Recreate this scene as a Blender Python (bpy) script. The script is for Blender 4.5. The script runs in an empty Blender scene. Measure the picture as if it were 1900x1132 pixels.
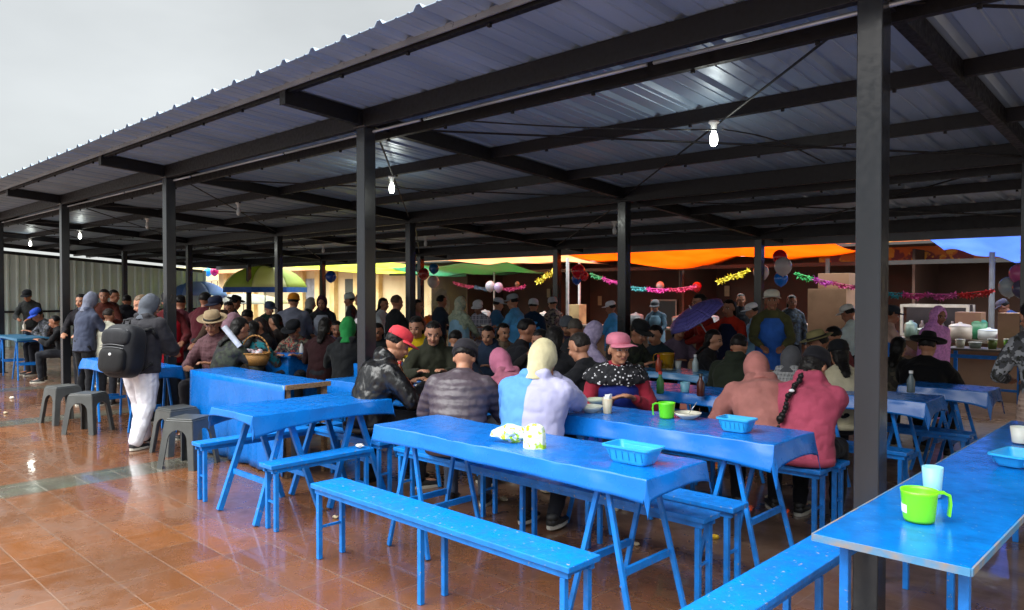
import bpy, bmesh, math, random
from mathutils import Vector, Matrix, Euler, noise
random.seed(7)
R = math.radians
# ---------------------------------------------------------------- camera
sc = bpy.context.scene
FPX, HC, HOR = 1408.0, 1.6, 26.0
tilt = math.atan(HOR / FPX)
FW = Vector((-.693 * math.cos(tilt), .7209 * math.cos(tilt), -math.sin(tilt)))
RT = Vector((.7209, .693, 0)).normalized()
UP = RT.cross(FW).normalized()
FW = UP.cross(RT).normalized()
cd = bpy.data.cameras.new('camera'); cam = bpy.data.objects.new('camera', cd)
sc.collection.objects.link(cam); sc.camera = cam
cd.sensor_width = 36; cd.lens = FPX / 1900 * 36; cd.clip_start = .05; cd.clip_end = 600
M = Matrix((RT, UP, -FW)).transposed().to_4x4(); M.translation = (0, 0, HC)
cam.matrix_world = M
def ray(x, y): return FW + RT * ((x - 950) / FPX) - UP * ((y - 566) / FPX)
def W(x, y, z):                       # photo pixel -> point on a level plane
    d = ray(x, y); k = (z - HC) / d.z
    return Vector((d.x * k, d.y * k, z))
def WY(x, y, Y):                      # photo pixel -> point on the plane at depth row Y
    d = ray(x, y); k = Y / d.y
    return Vector((d.x * k, Y, HC + d.z * k))
# ---------------------------------------------------------------- world + sun + exposure
w = bpy.data.worlds.new('World'); sc.world = w; w.use_nodes = True
nt = w.node_tree; N = nt.nodes; L = nt.links
SUN_EL, SUN_ROT = R(44), R(202)
sky = N.new('ShaderNodeTexSky'); sky.sky_type = 'NISHITA'; sky.sun_disc = False
sky.sun_elevation = SUN_EL; sky.sun_rotation = SUN_ROT
bg = N['Background']; bg.inputs[1].default_value = .12
tc = N.new('ShaderNodeTexCoord'); sep = N.new('ShaderNodeSeparateXYZ'); L.new(tc.outputs['Generated'], sep.inputs[0])
ramp = N.new('ShaderNodeMapRange'); ramp.inputs[1].default_value = .38; ramp.inputs[2].default_value = .64; ramp.interpolation_type = 'SMOOTHSTEP'
ramp.inputs[3].default_value = 3.15; ramp.inputs[4].default_value = 25     # overcast: three times brighter overhead
L.new(sep.outputs[2], ramp.inputs[0])
cn = N.new('ShaderNodeTexNoise'); cn.inputs['Scale'].default_value = 2.2; cn.inputs['Detail'].default_value = 5
mp = N.new('ShaderNodeMapping'); mp.inputs['Scale'].default_value = (1, 1, 2.6); L.new(tc.outputs['Generated'], mp.inputs[0]); L.new(mp.outputs[0], cn.inputs[0])
cr = N.new('ShaderNodeMapRange'); cr.inputs[1].default_value = .3; cr.inputs[2].default_value = .7; cr.inputs[3].default_value = .84; cr.inputs[4].default_value = 1.1
L.new(cn.outputs[0], cr.inputs[0])
mm = N.new('ShaderNodeMath'); mm.operation = 'MULTIPLY'; L.new(ramp.outputs[0], mm.inputs[0]); L.new(cr.outputs[0], mm.inputs[1])
vm = N.new('ShaderNodeVectorMath'); vm.operation = 'SCALE'; vm.inputs[0].default_value = (.965, 1.0, .995); L.new(mm.outputs[0], vm.inputs[3])
mx = N.new('ShaderNodeMix'); mx.data_type = 'RGBA'; mx.inputs[0].default_value = .93
L.new(sky.outputs[0], mx.inputs[6]); L.new(vm.outputs[0], mx.inputs[7]); L.new(mx.outputs[2], bg.inputs[0])
sd = bpy.data.lights.new('sun', 'SUN'); sd.energy = 1.5; sd.angle = R(45); sd.color = (1, .97, .93)
so = bpy.data.objects.new('sun', sd); sc.collection.objects.link(so); so.rotation_euler = (R(50), 0, R(-12))
sc.view_settings.view_transform = 'Standard'; sc.view_settings.look = 'None'; sc.view_settings.exposure = 1.05; sc.view_settings.gamma = 1
sc.cycles.max_bounces = 7; sc.cycles.diffuse_bounces = 4; sc.cycles.glossy_bounces = 3; sc.cycles.transmission_bounces = 4
sc.cycles.use_adaptive_sampling = True; sc.cycles.use_denoising = True
# ---------------------------------------------------------------- materials
def lin(h):
    h = h.lstrip('#'); h = ''.join(c * 2 for c in h) if len(h) == 3 else h
    v = [int(h[i:i + 2], 16) / 255 for i in (0, 2, 4)]
    return tuple(c / 12.92 if c < .04045 else ((c + .055) / 1.055) ** 2.4 for c in v) + (1,)
MC = {}
def mat(key, col, rough=.6, kind='plain', col2=None, metal=0, **k):
    if key is None: key = (col, rough, kind, col2, metal) + tuple(sorted(k.items()))
    if key in MC: return MC[key]
    m = bpy.data.materials.new(key if isinstance(key, str) else kind + '_' + col.strip('#')); MC[key] = m
    m.use_nodes = True; nt = m.node_tree; N = nt.nodes; L = nt.links
    b = N['Principled BSDF']; b.inputs['Roughness'].default_value = rough; b.inputs['Metallic'].default_value = metal
    c = lin(col); b.inputs['Base Color'].default_value = c
    tc = N.new('ShaderNodeTexCoord')
    def noise_(s, d=4, mpv=None):
        n = N.new('ShaderNodeTexNoise'); n.inputs['Scale'].default_value = s; n.inputs['Detail'].default_value = d
        if mpv:
            mp = N.new('ShaderNodeMapping'); mp.inputs['Scale'].default_value = mpv; L.new(tc.outputs['Object'], mp.inputs[0]); L.new(mp.outputs[0], n.inputs[0])
        else: L.new(tc.outputs['Object'], n.inputs[0])
        return n
    def mixc(fac, a, bb, mode='MIX'):
        x = N.new('ShaderNodeMix'); x.data_type = 'RGBA'; x.blend_type = mode
        for s, v in ((0, fac), (6, a), (7, bb)):
            if hasattr(v, 'is_linked'): L.new(v, x.inputs[s])
            else: x.inputs[s].default_value = v
        return x.outputs[2]
    def rng(v, a, bb, lo, hi):
        r = N.new('ShaderNodeMapRange'); L.new(v, r.inputs[0])
        for i, q in enumerate((a, bb, lo, hi)): r.inputs[i + 1].default_value = q
        return r.outputs[0]
    def bump(h, st, dist=.01, prev=None):
        q = N.new('ShaderNodeBump'); q.inputs['Strength'].default_value = st; q.inputs['Distance'].default_value = dist
        L.new(h, q.inputs['Height'])
        if prev: L.new(prev, q.inputs['Normal'])
        return q.outputs[0]
    def setc(o): L.new(o, b.inputs['Base Color'])
    dk = tuple(v * .72 for v in c[:3]) + (1,)
    if kind in ('plain', 'cloth', 'leather', 'skin'):
        n = noise_(9 if kind != 'skin' else 20); setc(mixc(rng(n.outputs[0], .35, .7, 0, 1), c, dk if kind != 'skin' else tuple(v * .85 for v in c[:3]) + (1,)))
        if kind == 'cloth':
            a = noise_(9, 3, (1, 1, .5)); d = noise_(420, 1); rg = noise_(3.2, 2, (1, 1, .6)); rg.noise_type = 'RIDGED_MULTIFRACTAL'
            L.new(bump(d.outputs[0], .25, .002, bump(rg.outputs[0], .5, .022, bump(a.outputs[0], .5, .025))), b.inputs['Normal'])
            b.inputs['Sheen Weight'].default_value = .06; b.inputs['Specular IOR Level'].default_value = .18
        if kind == 'leather':
            a = noise_(16, 5, (1, 1, .6)); L.new(bump(a.outputs[0], .7, .02), b.inputs['Normal'])
        if kind == 'skin': b.inputs['Subsurface Weight'].default_value = .08; b.inputs['Subsurface Radius'].default_value = (.02, .008, .004)
    elif kind == 'puffer':
        wv = N.new('ShaderNodeTexWave'); wv.wave_type = 'BANDS'; wv.bands_direction = 'Z'; wv.inputs['Scale'].default_value = k.get('ws', 5.2); wv.inputs['Distortion'].default_value = 1.6; wv.inputs['Detail Scale'].default_value = 2
        L.new(tc.outputs['Object'], wv.inputs[0]); n = noise_(26, 3)
        L.new(bump(n.outputs[0], .5, .01, bump(wv.outputs[1], .7, .009)), b.inputs['Normal'])
        setc(mixc(rng(n.outputs[0], .35, .7, 0, 1), c, dk))
    elif kind == 'plaid':
        c2 = lin(col2); o = c
        last = None
        for dr, s in (('X', 4.2), ('Z', 4.2), ('X', 9.7), ('Z', 9.7)):
            wv = N.new('ShaderNodeTexWave'); wv.bands_direction = dr; wv.inputs['Scale'].default_value = s * k.get('ps', 1); wv.inputs['Distortion'].default_value = .4
            L.new(tc.outputs['Object'], wv.inputs[0]); f = rng(wv.outputs[1], .55, .8, 0, .55)
            last = mixc(f, last if last else c, c2)
        setc(last); n = noise_(22, 3); L.new(bump(n.outputs[0], .6, .02), b.inputs['Normal'])
    elif kind == 'dots':
        v = N.new('ShaderNodeTexVoronoi'); v.inputs['Scale'].default_value = k.get('ds', 34); L.new(tc.outputs['Object'], v.inputs[0])
        lt = N.new('ShaderNodeMath'); lt.operation = 'LESS_THAN'; lt.inputs[1].default_value = .27; L.new(v.outputs[0], lt.inputs[0])
        setc(mixc(lt.outputs[0], c, lin(col2))); n = noise_(18, 3); L.new(bump(n.outputs[0], .6, .02), b.inputs['Normal'])
    elif kind == 'camo':
        n = noise_(k.get('cs', 14), 3); f = rng(n.outputs[0], .49, .52, 0, 1); n2 = noise_(k.get('cs', 14) * 1.7, 3)
        setc(mixc(rng(n2.outputs[0], .55, .58, 0, 1), mixc(f, c, lin(col2)), lin(k.get('col3', '#20221c'))))
        L.new(bump(n.outputs[0], .5, .02), b.inputs['Normal'])
    elif kind == 'split':
        s = N.new('ShaderNodeSeparateXYZ'); L.new(tc.outputs['Object'], s.inputs[0])
        g = N.new('ShaderNodeMath'); g.operation = 'GREATER_THAN'; g.inputs[1].default_value = k.get('at', 0); L.new(s.outputs[0], g.inputs[0])
        setc(mixc(g.outputs[0], c, lin(col2))); a = noise_(11, 4, (1, 1, .5)); rg = noise_(3.2, 2, (1, 1, .6)); rg.noise_type = 'RIDGED_MULTIFRACTAL'; L.new(bump(rg.outputs[0], .5, .022, bump(a.outputs[0], .5, .02)), b.inputs['Normal'])
    elif kind == 'bluecloth':          # wet plastic table cover
        n = noise_(5, 3); f = noise_(60, 4)
        setc(mixc(rng(n.outputs[0], .4, .7, 0, 1), c, tuple(v * .92 for v in c[:3]) + (1,)))
        L.new(bump(noise_(4, 3, (.6, 1.6, 1)).outputs[0], .35, .02, bump(f.outputs[0], .1, .002)), b.inputs['Normal'])
        L.new(rng(noise_(9, 5).outputs[0], .35, .65, rough * .85, rough * 1.2), b.inputs['Roughness'])
    elif kind == 'paint':              # worn blue paint on wood/metal
        n = noise_(14, 8); n2 = noise_(55, 6)
        a = mixc(rng(n.outputs[0], .35, .75, 0, 1), c, tuple(v * .62 for v in c[:3]) + (1,))
        setc(mixc(rng(n2.outputs[0], .66, .7, 0, .8), a, lin(col2 or '#8a7a66')))
        L.new(rng(n.outputs[0], .3, .7, rough * .6, rough * 1.4), b.inputs['Roughness']); L.new(bump(n2.outputs[0], .2, .004), b.inputs['Normal'])
    elif kind == 'woodgrain':
        n = noise_(6, 8, k.get('st', (1, 14, 14))); setc(mixc(rng(n.outputs[0], .3, .7, 0, 1), c, lin(col2))); L.new(bump(n.outputs[0], .3, .004), b.inputs['Normal'])
    elif kind == 'steel':              # dark painted structural steel
        n = noise_(3, 6, (1, 1, .25)); n2 = noise_(30, 4)
        setc(mixc(rng(n.outputs[0], .35, .7, 0, 1), c, tuple(v * 1.5 for v in c[:3]) + (1,)))
        L.new(rng(n2.outputs[0], .3, .7, rough * .75, rough * 1.3), b.inputs['Roughness'])
        L.new(bump(n2.outputs[0], .08, .003), b.inputs['Normal'])
    elif kind == 'roof':
        s = noise_(.9, 6, (3, .5, 1)); s2 = noise_(5, 6, (3, .4, 1))
        setc(mixc(rng(s.outputs[0], .3, .7, 0, 1), c, lin(col2)))
        wv = N.new('ShaderNodeTexWave'); wv.bands_direction = 'X'; wv.inputs['Scale'].default_value = 4.2; wv.inputs['Distortion'].default_value = 0
        L.new(tc.outputs['Object'], wv.inputs[0])
        L.new(bump(s2.outputs[0], .15, .008), b.inputs['Normal'])
        L.new(rng(s2.outputs[0], .3, .7, rough * .8, rough * 1.3), b.inputs['Roughness'])
    elif kind == 'tarp':
        n = noise_(1.6, 4); setc(mixc(rng(n.outputs[0], .35, .7, 0, 1), c, lin(col2)))
        tr = N.new('ShaderNodeBsdfTranslucent'); L.new(b.inputs['Base Color'].links[0].from_socket, tr.inputs[0])
        ms = N.new('ShaderNodeMixShader'); ms.inputs[0].default_value = k.get('tr', .6); L.new(b.outputs[0], ms.inputs[1]); L.new(tr.outputs[0], ms.inputs[2])
        L.new(bump(noise_(3, 4).outputs[0], .5, .05), b.inputs['Normal']); L.new(ms.outputs[0], N['Material Output'].inputs[0])
    elif kind == 'rain':               # thin translucent rain poncho
        n = noise_(30, 5); setc(mixc(rng(n.outputs[0], .4, .6, 0, 1), c, lin(col2)))
        L.new(bump(n.outputs[0], .8, .02), b.inputs['Normal'])
    elif kind == 'plasticglow':
        b.inputs['Transmission Weight'].default_value = k.get('tw', .25); b.inputs['Subsurface Weight'].default_value = .2
    elif kind == 'stain':
        n = noise_(k.get('ns', 3), 8); setc(mixc(rng(n.outputs[0], .4, .65, 0, 1), c, lin(col2))); L.new(bump(n.outputs[0], .3, .01), b.inputs['Normal'])
    elif kind == 'weave':
        br = N.new('ShaderNodeTexBrick'); br.inputs['Scale'].default_value = 60; L.new(tc.outputs['Object'], br.inputs[0])
        br.inputs['Color1'].default_value = c; br.inputs['Color2'].default_value = dk; br.inputs['Mortar'].default_value = tuple(v * .3 for v in c[:3]) + (1,)
        setc(br.outputs[0]); L.new(bump(br.outputs[1], .8, -.006), b.inputs['Normal'])
    elif kind == 'emit':
        b.inputs['Emission Color'].default_value = c; b.inputs['Emission Strength'].default_value = k.get('es', 8)
    return m
def floor_mat():
    m = bpy.data.materials.new('wet_terracotta_tiles'); m.use_nodes = True; nt = m.node_tree; N = nt.nodes; L = nt.links
    b = N['Principled BSDF']; tc = N.new('ShaderNodeTexCoord')
    def mth(op, a, bb):
        x = N.new('ShaderNodeMath'); x.operation = op
        for i, v in enumerate((a, bb)):
            if v is None: continue
            if hasattr(v, 'is_linked'): L.new(v, x.inputs[i])
            else: x.inputs[i].default_value = v
        return x.outputs[0]
    def nz(s, d=5, sc_=(1, 1, 1)):
        mp = N.new('ShaderNodeMapping'); mp.inputs['Scale'].default_value = sc_; L.new(tc.outputs['Object'], mp.inputs[0])
        n = N.new('ShaderNodeTexNoise'); n.inputs['Scale'].default_value = s; n.inputs['Detail'].default_value = d; L.new(mp.outputs[0], n.inputs[0]); return n.outputs[0]
    def rng(v, a, bb, lo, hi):
        r = N.new('ShaderNodeMapRange'); L.new(v, r.inputs[0])
        for i, q in enumerate((a, bb, lo, hi)): r.inputs[i + 1].default_value = q
        return r.outputs[0]
    def mixc(fac, a, bb):
        x = N.new('ShaderNodeMix'); x.data_type = 'RGBA'
        for s, v in ((0, fac), (6, a), (7, bb)):
            if hasattr(v, 'is_linked'): L.new(v, x.inputs[s])
            else: x.inputs[s].default_value = v
        return x.outputs[2]
    mp = N.new('ShaderNodeMapping'); mp.inputs['Location'].default_value = (0.02, .02, 0); L.new(tc.outputs['Object'], mp.inputs[0])
    br = N.new('ShaderNodeTexBrick'); br.offset = 0; br.squash = 1
    for n_, v in (('Scale', 1), ('Mortar Size', .005), ('Mortar Smooth', .3), ('Bias', 0), ('Brick Width', .4), ('Row Height', .3)): br.inputs[n_].default_value = v
    br.inputs['Color1'].default_value = lin('#845028'); br.inputs['Color2'].default_value = lin('#693e1f'); br.inputs['Mortar'].default_value = lin('#7d604c')  # joints coloured paler to paint in the wet highlights along them
    L.new(mp.outputs[0], br.inputs[0])
    # grey-green border bands every 3.65 m across X, offset along tiles
    s = N.new('ShaderNodeSeparateXYZ'); L.new(tc.outputs['Object'], s.inputs[0])
    q = mth('MODULO', mth('ADD', s.outputs[0], 100 * 3.65 + 7.1 + .23), 3.65)
    band = mth('MULTIPLY', mth('LESS_THAN', q, .46), mth('LESS_THAN', s.outputs[0], -5.0))
    d1 = nz(1.1, 6); d2 = nz(9, 8); d3 = nz(2.3, 7, (1, 2.2, 1))
    grey = mixc(rng(d2, .35, .7, 0, 1), lin('#5d6557'), lin('#3f463e'))
    base = mixc(band, br.outputs[0], grey)
    mort = mixc(mth('MULTIPLY', band, br.outputs[1]), base, lin('#8b8a7c'))
    # under the shelter the tiles are dry, dusty and brown
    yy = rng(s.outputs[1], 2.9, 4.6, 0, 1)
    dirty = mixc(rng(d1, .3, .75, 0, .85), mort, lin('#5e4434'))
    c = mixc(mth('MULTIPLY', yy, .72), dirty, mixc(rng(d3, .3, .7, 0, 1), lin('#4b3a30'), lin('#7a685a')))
    c2 = mixc(rng(d2, .55, .8, 0, .5), c, lin('#3a2117'))
    L.new(c2, b.inputs['Base Color'])
    wet = rng(nz(.75, 5, (1, 1.8, 1)), .38, .58, 0, 1)
    ro = rng(d2, .3, .7, .05, .26)
    r1 = mth('ADD', mth('MULTIPLY', wet, .18), ro)
    r2 = mth('ADD', r1, mth('MULTIPLY', yy, .12))
    L.new(r2, b.inputs['Roughness']); b.inputs['Specular IOR Level'].default_value = .65
    b.inputs['Coat Weight'].default_value = .5; b.inputs['Coat Roughness'].default_value = .05
    bp = N.new('ShaderNodeBump'); bp.inputs['Strength'].default_value = .5; bp.inputs['Distance'].default_value = -.004; L.new(br.outputs[1], bp.inputs['Height'])
    b2 = N.new('ShaderNodeBump'); b2.inputs['Strength'].default_value = .16; b2.inputs['Distance'].default_value = .012; L.new(nz(5, 4, (1, 1.6, 1)), b2.inputs['Height']); L.new(bp.outputs[0], b2.inputs['Normal'])
    b3 = N.new('ShaderNodeBump'); b3.inputs['Strength'].default_value = .1; b3.inputs['Distance'].default_value = .004; L.new(nz(42, 3), b3.inputs['Height']); L.new(b2.outputs[0], b3.inputs['Normal'])
    L.new(b3.outputs[0], b.inputs['Normal'])
    b4 = N.new('ShaderNodeBump'); b4.inputs['Strength'].default_value = .12; b4.inputs['Distance'].default_value = .01; L.new(nz(3.5, 3, (1, 1.6, 1)), b4.inputs['Height'])
    L.new(b4.outputs[0], b.inputs['Coat Normal'])
    return m
STEEL = mat('dark_steel', '#1b1e23', .2, 'steel')
STEELB = mat('black_steel', '#0b0c10', .5, 'steel')
STEELB.node_tree.nodes['Principled BSDF'].inputs['Specular IOR Level'].default_value = .3
STEELG = mat('galvanised_lip', '#7d8288', .35, 'steel', metal=.5)
ROOFM = mat('roof_sheet', '#8fa3b6', .4, 'roof', '#7b8fa2', metal=.2)
BLUEC = mat('blue_plastic_cloth', '#0266bc', .27, 'bluecloth')
BLUEC2 = mat('blue_plastic_cloth_dim', '#0464b8', .28, 'bluecloth')
BPAINT = mat('blue_paint', '#027ad8', .42, 'paint', '#a39680')
BPAINT2 = mat('blue_paint_board', '#046cc0', .18, 'paint', '#4a7ea6')
WOODE = mat('worn_edge', '#a8875f', .7, 'woodgrain', '#6d4e33')
GREYP = mat('grey_plastic', '#4b4d4c', .4, 'plain')
# ---------------------------------------------------------------- object helpers
COL = sc.collection
def tag(o, label=None, cat=None, group=None, kind=None):
    if label: o['label'] = label
    if cat: o['category'] = cat
    if group: o['group'] = group
    if kind: o['kind'] = kind
    return o
def empty(name, loc, rz=0, label=None, cat=None, group=None):
    o = bpy.data.objects.new(name, None); COL.objects.link(o); o.location = loc; o.rotation_euler = (0, 0, rz)
    o.empty_display_size = .1
    return tag(o, label, cat, group)
class MB:
    def __init__(s): s.b = bmesh.new()
    def box(s, c, d, rot=None):
        r = bmesh.ops.create_cube(s.b, size=1)['verts']
        m = Matrix.Translation(c) @ (rot.to_4x4() if rot else Matrix.Identity(4)) @ Matrix.Diagonal((d[0], d[1], d[2], 1))
        bmesh.ops.transform(s.b, matrix=m, verts=r); return s
    def bar(s, a, b, w_, h_, up=(0, 0, 1)):
        a, b = Vector(a), Vector(b); z = (b - a); ln = z.length; z.normalize()
        x = z.cross(Vector(up)); x = x.normalized() if x.length > 1e-4 else Vector((1, 0, 0)); y = x.cross(z)
        return s.box((a + b) / 2, (w_, h_, ln), Matrix((x, y, z)).transposed())
    def tube(s, a, b, r0, r1=None, seg=10, caps=True):
        a, b = Vector(a), Vector(b); z = b - a
        if z.length < 1e-6: return s
        z.normalize(); x = z.orthogonal().normalized(); y = z.cross(x)
        return s.loft([(a, x, y, r0, r0), (b, x, y, r0 if r1 is None else r1, r0 if r1 is None else r1)], seg, caps)
    def path(s, pts, r, seg=8):
        for a, b in zip(pts, pts[1:]): s.tube(a, b, r, seg=seg)
        for p in pts[1:-1]: s.ell(p, (r, r, r), u=8, v=6)
        return s
    def ell(s, c, r, rot=None, u=16, v=12, fn=None):
        b = s.b; c = Vector(c)
        def put(q):
            if fn: q = fn(q)
            q = Vector((q.x * r[0], q.y * r[1], q.z * r[2]))
            if rot: q = rot @ q
            return b.verts.new(q + c)
        top = put(Vector((0, 0, 1))); bot = put(Vector((0, 0, -1))); rings = []
        for j in range(1, v):
            a = math.pi * j / v; sa, ca = math.sin(a), math.cos(a)
            rings.append([put(Vector((sa * math.cos(2 * math.pi * i / u), sa * math.sin(2 * math.pi * i / u), ca))) for i in range(u)])
        nf = b.faces.new
        for i in range(u):
            k = (i + 1) % u
            nf((top, rings[0][i], rings[0][k])); nf((bot, rings[-1][k], rings[-1][i]))
            for A, B in zip(rings, rings[1:]): nf((A[i], B[i], B[k], A[k]))
        return s
    def loft(s, rings, seg=20, cap=True):
        prev = None; first = None
        for c, xa, ya, rx, ry in rings:
            c, xa, ya = Vector(c), Vector(xa), Vector(ya)
            ring = [s.b.verts.new(c + xa * rx * math.cos(2 * math.pi * i / seg) + ya * ry * math.sin(2 * math.pi * i / seg)) for i in range(seg)]
            if prev:
                for i in range(seg): s.b.faces.new((prev[i], prev[(i + 1) % seg], ring[(i + 1) % seg], ring[i]))
            else: first = ring
            prev = ring
        if cap: s.b.faces.new(first[::-1]); s.b.faces.new(prev)
        return s
    def lathe(s, c, prof, seg=24, cap=False):
        return s.loft([((c[0], c[1], c[2] + z), (1, 0, 0), (0, 1, 0), max(r, .0005), max(r, .0005)) for r, z in prof], seg, cap)
    def grid(s, f, nu, nv):
        vs = [[s.b.verts.new(f(i / nu, j / nv)) for j in range(nv + 1)] for i in range(nu + 1)]
        for i in range(nu):
            for j in range(nv): s.b.faces.new((vs[i][j], vs[i + 1][j], vs[i + 1][j + 1], vs[i][j + 1]))
        return s
    def build(s, name, m, parent=None, smooth=False, bevel=0, solid=0, loc=None):
        bmesh.ops.recalc_face_normals(s.b, faces=s.b.faces)
        me = bpy.data.meshes.new(name); s.b.to_mesh(me); s.b.free()
        for q in (m if isinstance(m, (list, tuple)) else [m]): me.materials.append(q)
        if smooth: me.polygons.foreach_set('use_smooth', [True] * len(me.polygons))
        o = bpy.data.objects.new(name, me); COL.objects.link(o)
        if parent: o.parent = parent
        if loc is not None: o.location = loc
        if solid: md = o.modifiers.new('s', 'SOLIDIFY'); md.thickness = solid; md.offset = 0
        if bevel: md = o.modifiers.new('b', 'BEVEL'); md.width = bevel; md.segments = 2; md.limit_method = 'ANGLE'
        return o
def copy_tree(o, parent=None):
    c = o.copy(); COL.objects.link(c)
    if parent: c.parent = parent
    for ch in list(o.children): copy_tree(ch, c)
    return c
# ================================================================= SETTING
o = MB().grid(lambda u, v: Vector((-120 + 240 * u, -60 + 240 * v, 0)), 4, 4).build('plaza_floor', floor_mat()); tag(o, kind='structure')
# ---------------------------------------------------------------- market shelter
XC = [-1.26 - 4.06 * (k - 1) for k in range(0, 7)]
def zr(Y): return 2.975 - .077 * (Y - 3.763)      # underside of the rafters
def zs(Y): return zr(Y) + .135                    # underside of the roof sheets
sh = empty('market_shelter', (XC[2], 3.763, 0), 0, 'long open market shelter of dark steel posts and rafters under a ribbed metal roof', 'shelter')
def part(name, mb, m, **k):
    o = mb.build(name, m, sh, **k); o.matrix_parent_inverse = Matrix.Translation(sh.location).inverted(); return o
for Y in (3.763, 7.466, 10.99):
    for X in XC:
        if Y > 4 and X > 2: continue
        mb = MB(); mb.box((X, Y, zr(Y) / 2), (.115, .115, zr(Y))); mb.box((X, Y, .006), (.2, .2, .012))
        mb.box((X, Y, zr(Y) - .006), (.17, .15, .01))
        part('post', mb, STEEL, bevel=.006)
for X in XC + [-25.4]:
    mb = MB(); a, b = (X, 3.0, zr(3.0) + .0625), (X, 11.75, zr(11.75) + .0625); mb.bar(a, b, .07, .125)
    mb.box((X, 2.995, zr(3) + .0625), (.085, .006, .135))
    for Y in (3.763, 7.466, 10.99): mb.box((X, Y, zr(Y) + .06), (.09, .2, .09))
    part('rafter', mb, STEELB, bevel=.004)
    if X in XC: MB
XA, XB = -25.6, 4.2
for Y, hh, ww in ((3.73, .15, .06), (7.43, .17, .06), (10.95, .17, .06)):
    mb = MB().box(((XA + XB) / 2, Y, zs(Y) - hh / 2 - .004), (XB - XA, ww, hh)); part('beam', mb, STEELB, bevel=.004)
for Y in (3.02, 3.98, 5.2, 6.36, 7.75, 8.9, 10.05, 11.3):
    mb = MB(); h = .1 if Y > 3.5 else .04; zt = zs(Y) - .006 - (.075 if abs(Y - 3.98) < .01 or abs(Y - 7.75) < .01 else 0)
    mb.box(((XA + XB) / 2, Y, zt - h / 2), (XB - XA, .006, h)); mb.box(((XA + XB) / 2, Y + .024, zt - .003), (XB - XA, .042, .006)); mb.box(((XA + XB) / 2, Y + .024, zt - h + .003), (XB - XA, .042, .006))
    for i in range(int((XB - XA) / .74)):
        mb.box((XA + .3 + .74 * i, Y + .02, zt - h - .012), (.02, .02, .02))
    part('purlin', mb, STEELB)
mb = MB()
for i in range(14): mb.tube((XA + 2.1 * i, 3.8, zr(3.8) - .035), (XA + 2.1 * i + 2.05, 3.8, zr(3.8) - .035), .013, seg=8)
part('lit_lip_tube', mb, STEELG, smooth=True)  # pale tube added in place of the light strip along the purlin lip
mb = MB().box(((XA + XB) / 2, 2.985, zs(3) - .012), (XB - XA, .012, .045)); part('eave_flashing', mb, STEELG)
mb = MB(); mb.box(((XA + XB) / 2, 11.86, 2.405), (XB - XA, .012, .16)); mb.box(((XA + XB) / 2, 11.8, 2.328), (XB - XA, .12, .008)); part('gutter', mb, mat('gutter_steel', '#555a5e', .4, 'steel', metal=.3))
mb = MB()
for k in range(0, 6):
    xa, xb = XC[k], XC[k + 1]
    for ya, yb in ((3.9, 7.4), (7.6, 10.9)):
        za, zb = zr(ya) + .03, zr(yb) + .03
        q = MB(); q.tube((xa - .06, ya, za), (xb + .06, yb, zb), .009, seg=6); part('brace_rod', q, STEELB)
        q = MB(); q.tube((xb + .06, ya, za - .02), (xa - .06, yb, zb - .02), .009, seg=6); part('brace_rod', q, STEELB)
mb.b.free()
# ribbed sheet
mb = MB(); prof = []
x = XA - .3
while x < XB + .3:
    prof += [(x, 0), (x + .115, 0), (x + .12, .006), (x + .135, .006), (x + .14, 0), (x + .225, 0), (x + .23, .006), (x + .245, .006), (x + .25, 0), (x + .285, 0), (x + .312, .03), (x + .343, .03)]
    x += .37
Ys = [2.74, 3.0, 5.0, 7.5, 10, 11.88]; rows = []
for Y in Ys:
    rows.append([mb.b.verts.new((px, Y, zs(Y) + pz)) for px, pz in prof])
for a, b in zip(rows, rows[1:]):
    for i in range(len(prof) - 1): mb.b.faces.new((a[i], a[i + 1], b[i + 1], b[i]))
part('roof_sheet', mb, ROOFM, solid=.004)
# ---------------------------------------------------------------- ceiling bulbs
def bulb(x, Y, lit, label):
    base_z = zs(Y) - .11
    e = empty('ceiling_bulb', (x, Y + .03, base_z), 0, label, 'ceiling lamp', 'bulbs hanging from the purlins')
    e.scale = (.8, .8, .8)
    mb = MB(); mb.lathe((0, 0, 0), [(.001, .0), (.05, 0), (.052, -.02), (.03, -.035), (.026, -.09), (.001, -.09)]); mb.build('socket', mat('socket_white', '#c9ccca', .4), e, smooth=True)
    mb = MB(); mb.lathe((0, 0, -.088), [(.018, 0), (.022, -.02), (.034, -.045), (.038, -.075), (.038, -.1), (.033, -.13), (.018, -.148), (.001, -.152)])
    mb.build('bulb', mat('bulb_lit', '#fbfff2', .3, 'emit', es=5) if lit else mat('bulb_off', '#b9bfc0', .2), e, smooth=True)
    if lit:
        ld = bpy.data.lights.new('bulb_light', 'POINT'); ld.energy = 2.2; ld.shadow_soft_size = .06; ld.color = (.95, 1, .92)
        lo = bpy.data.objects.new('bulb_light', ld); COL.objects.link(lo); lo.parent = e; lo.location = (0, -.04, -.3)
for px, lit, Y, lb in ((1320, 1, 5.2, 'brightly lit bulb in a white socket, the largest one, between the two nearest posts'), (723, 1, 5.2, 'lit bulb in a white socket just right of the second front post'),
                       (439, 0, 5.2, 'unlit bulb in a white socket between the second and third front posts'), (270, 0, 5.2, 'unlit bulb hanging between the third and fourth front posts'),
                       (145, 1, 5.2, 'small lit bulb just right of the fourth front post'), (53, 1, 5.2, 'small lit bulb near the far left end before the metal wall'),
                       (597, 0, 8.9, 'small unlit bulb above the striped parasol side of the shelter'), (787, 0, 8.9, 'small unlit bulb above the teal and red balloon cluster'), (1138, 0, 8.9, 'small unlit bulb just left of the middle row post near the red balloon')):
    p = WY(px, 400, Y); bulb(p.x, Y, lit, lb)
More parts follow.
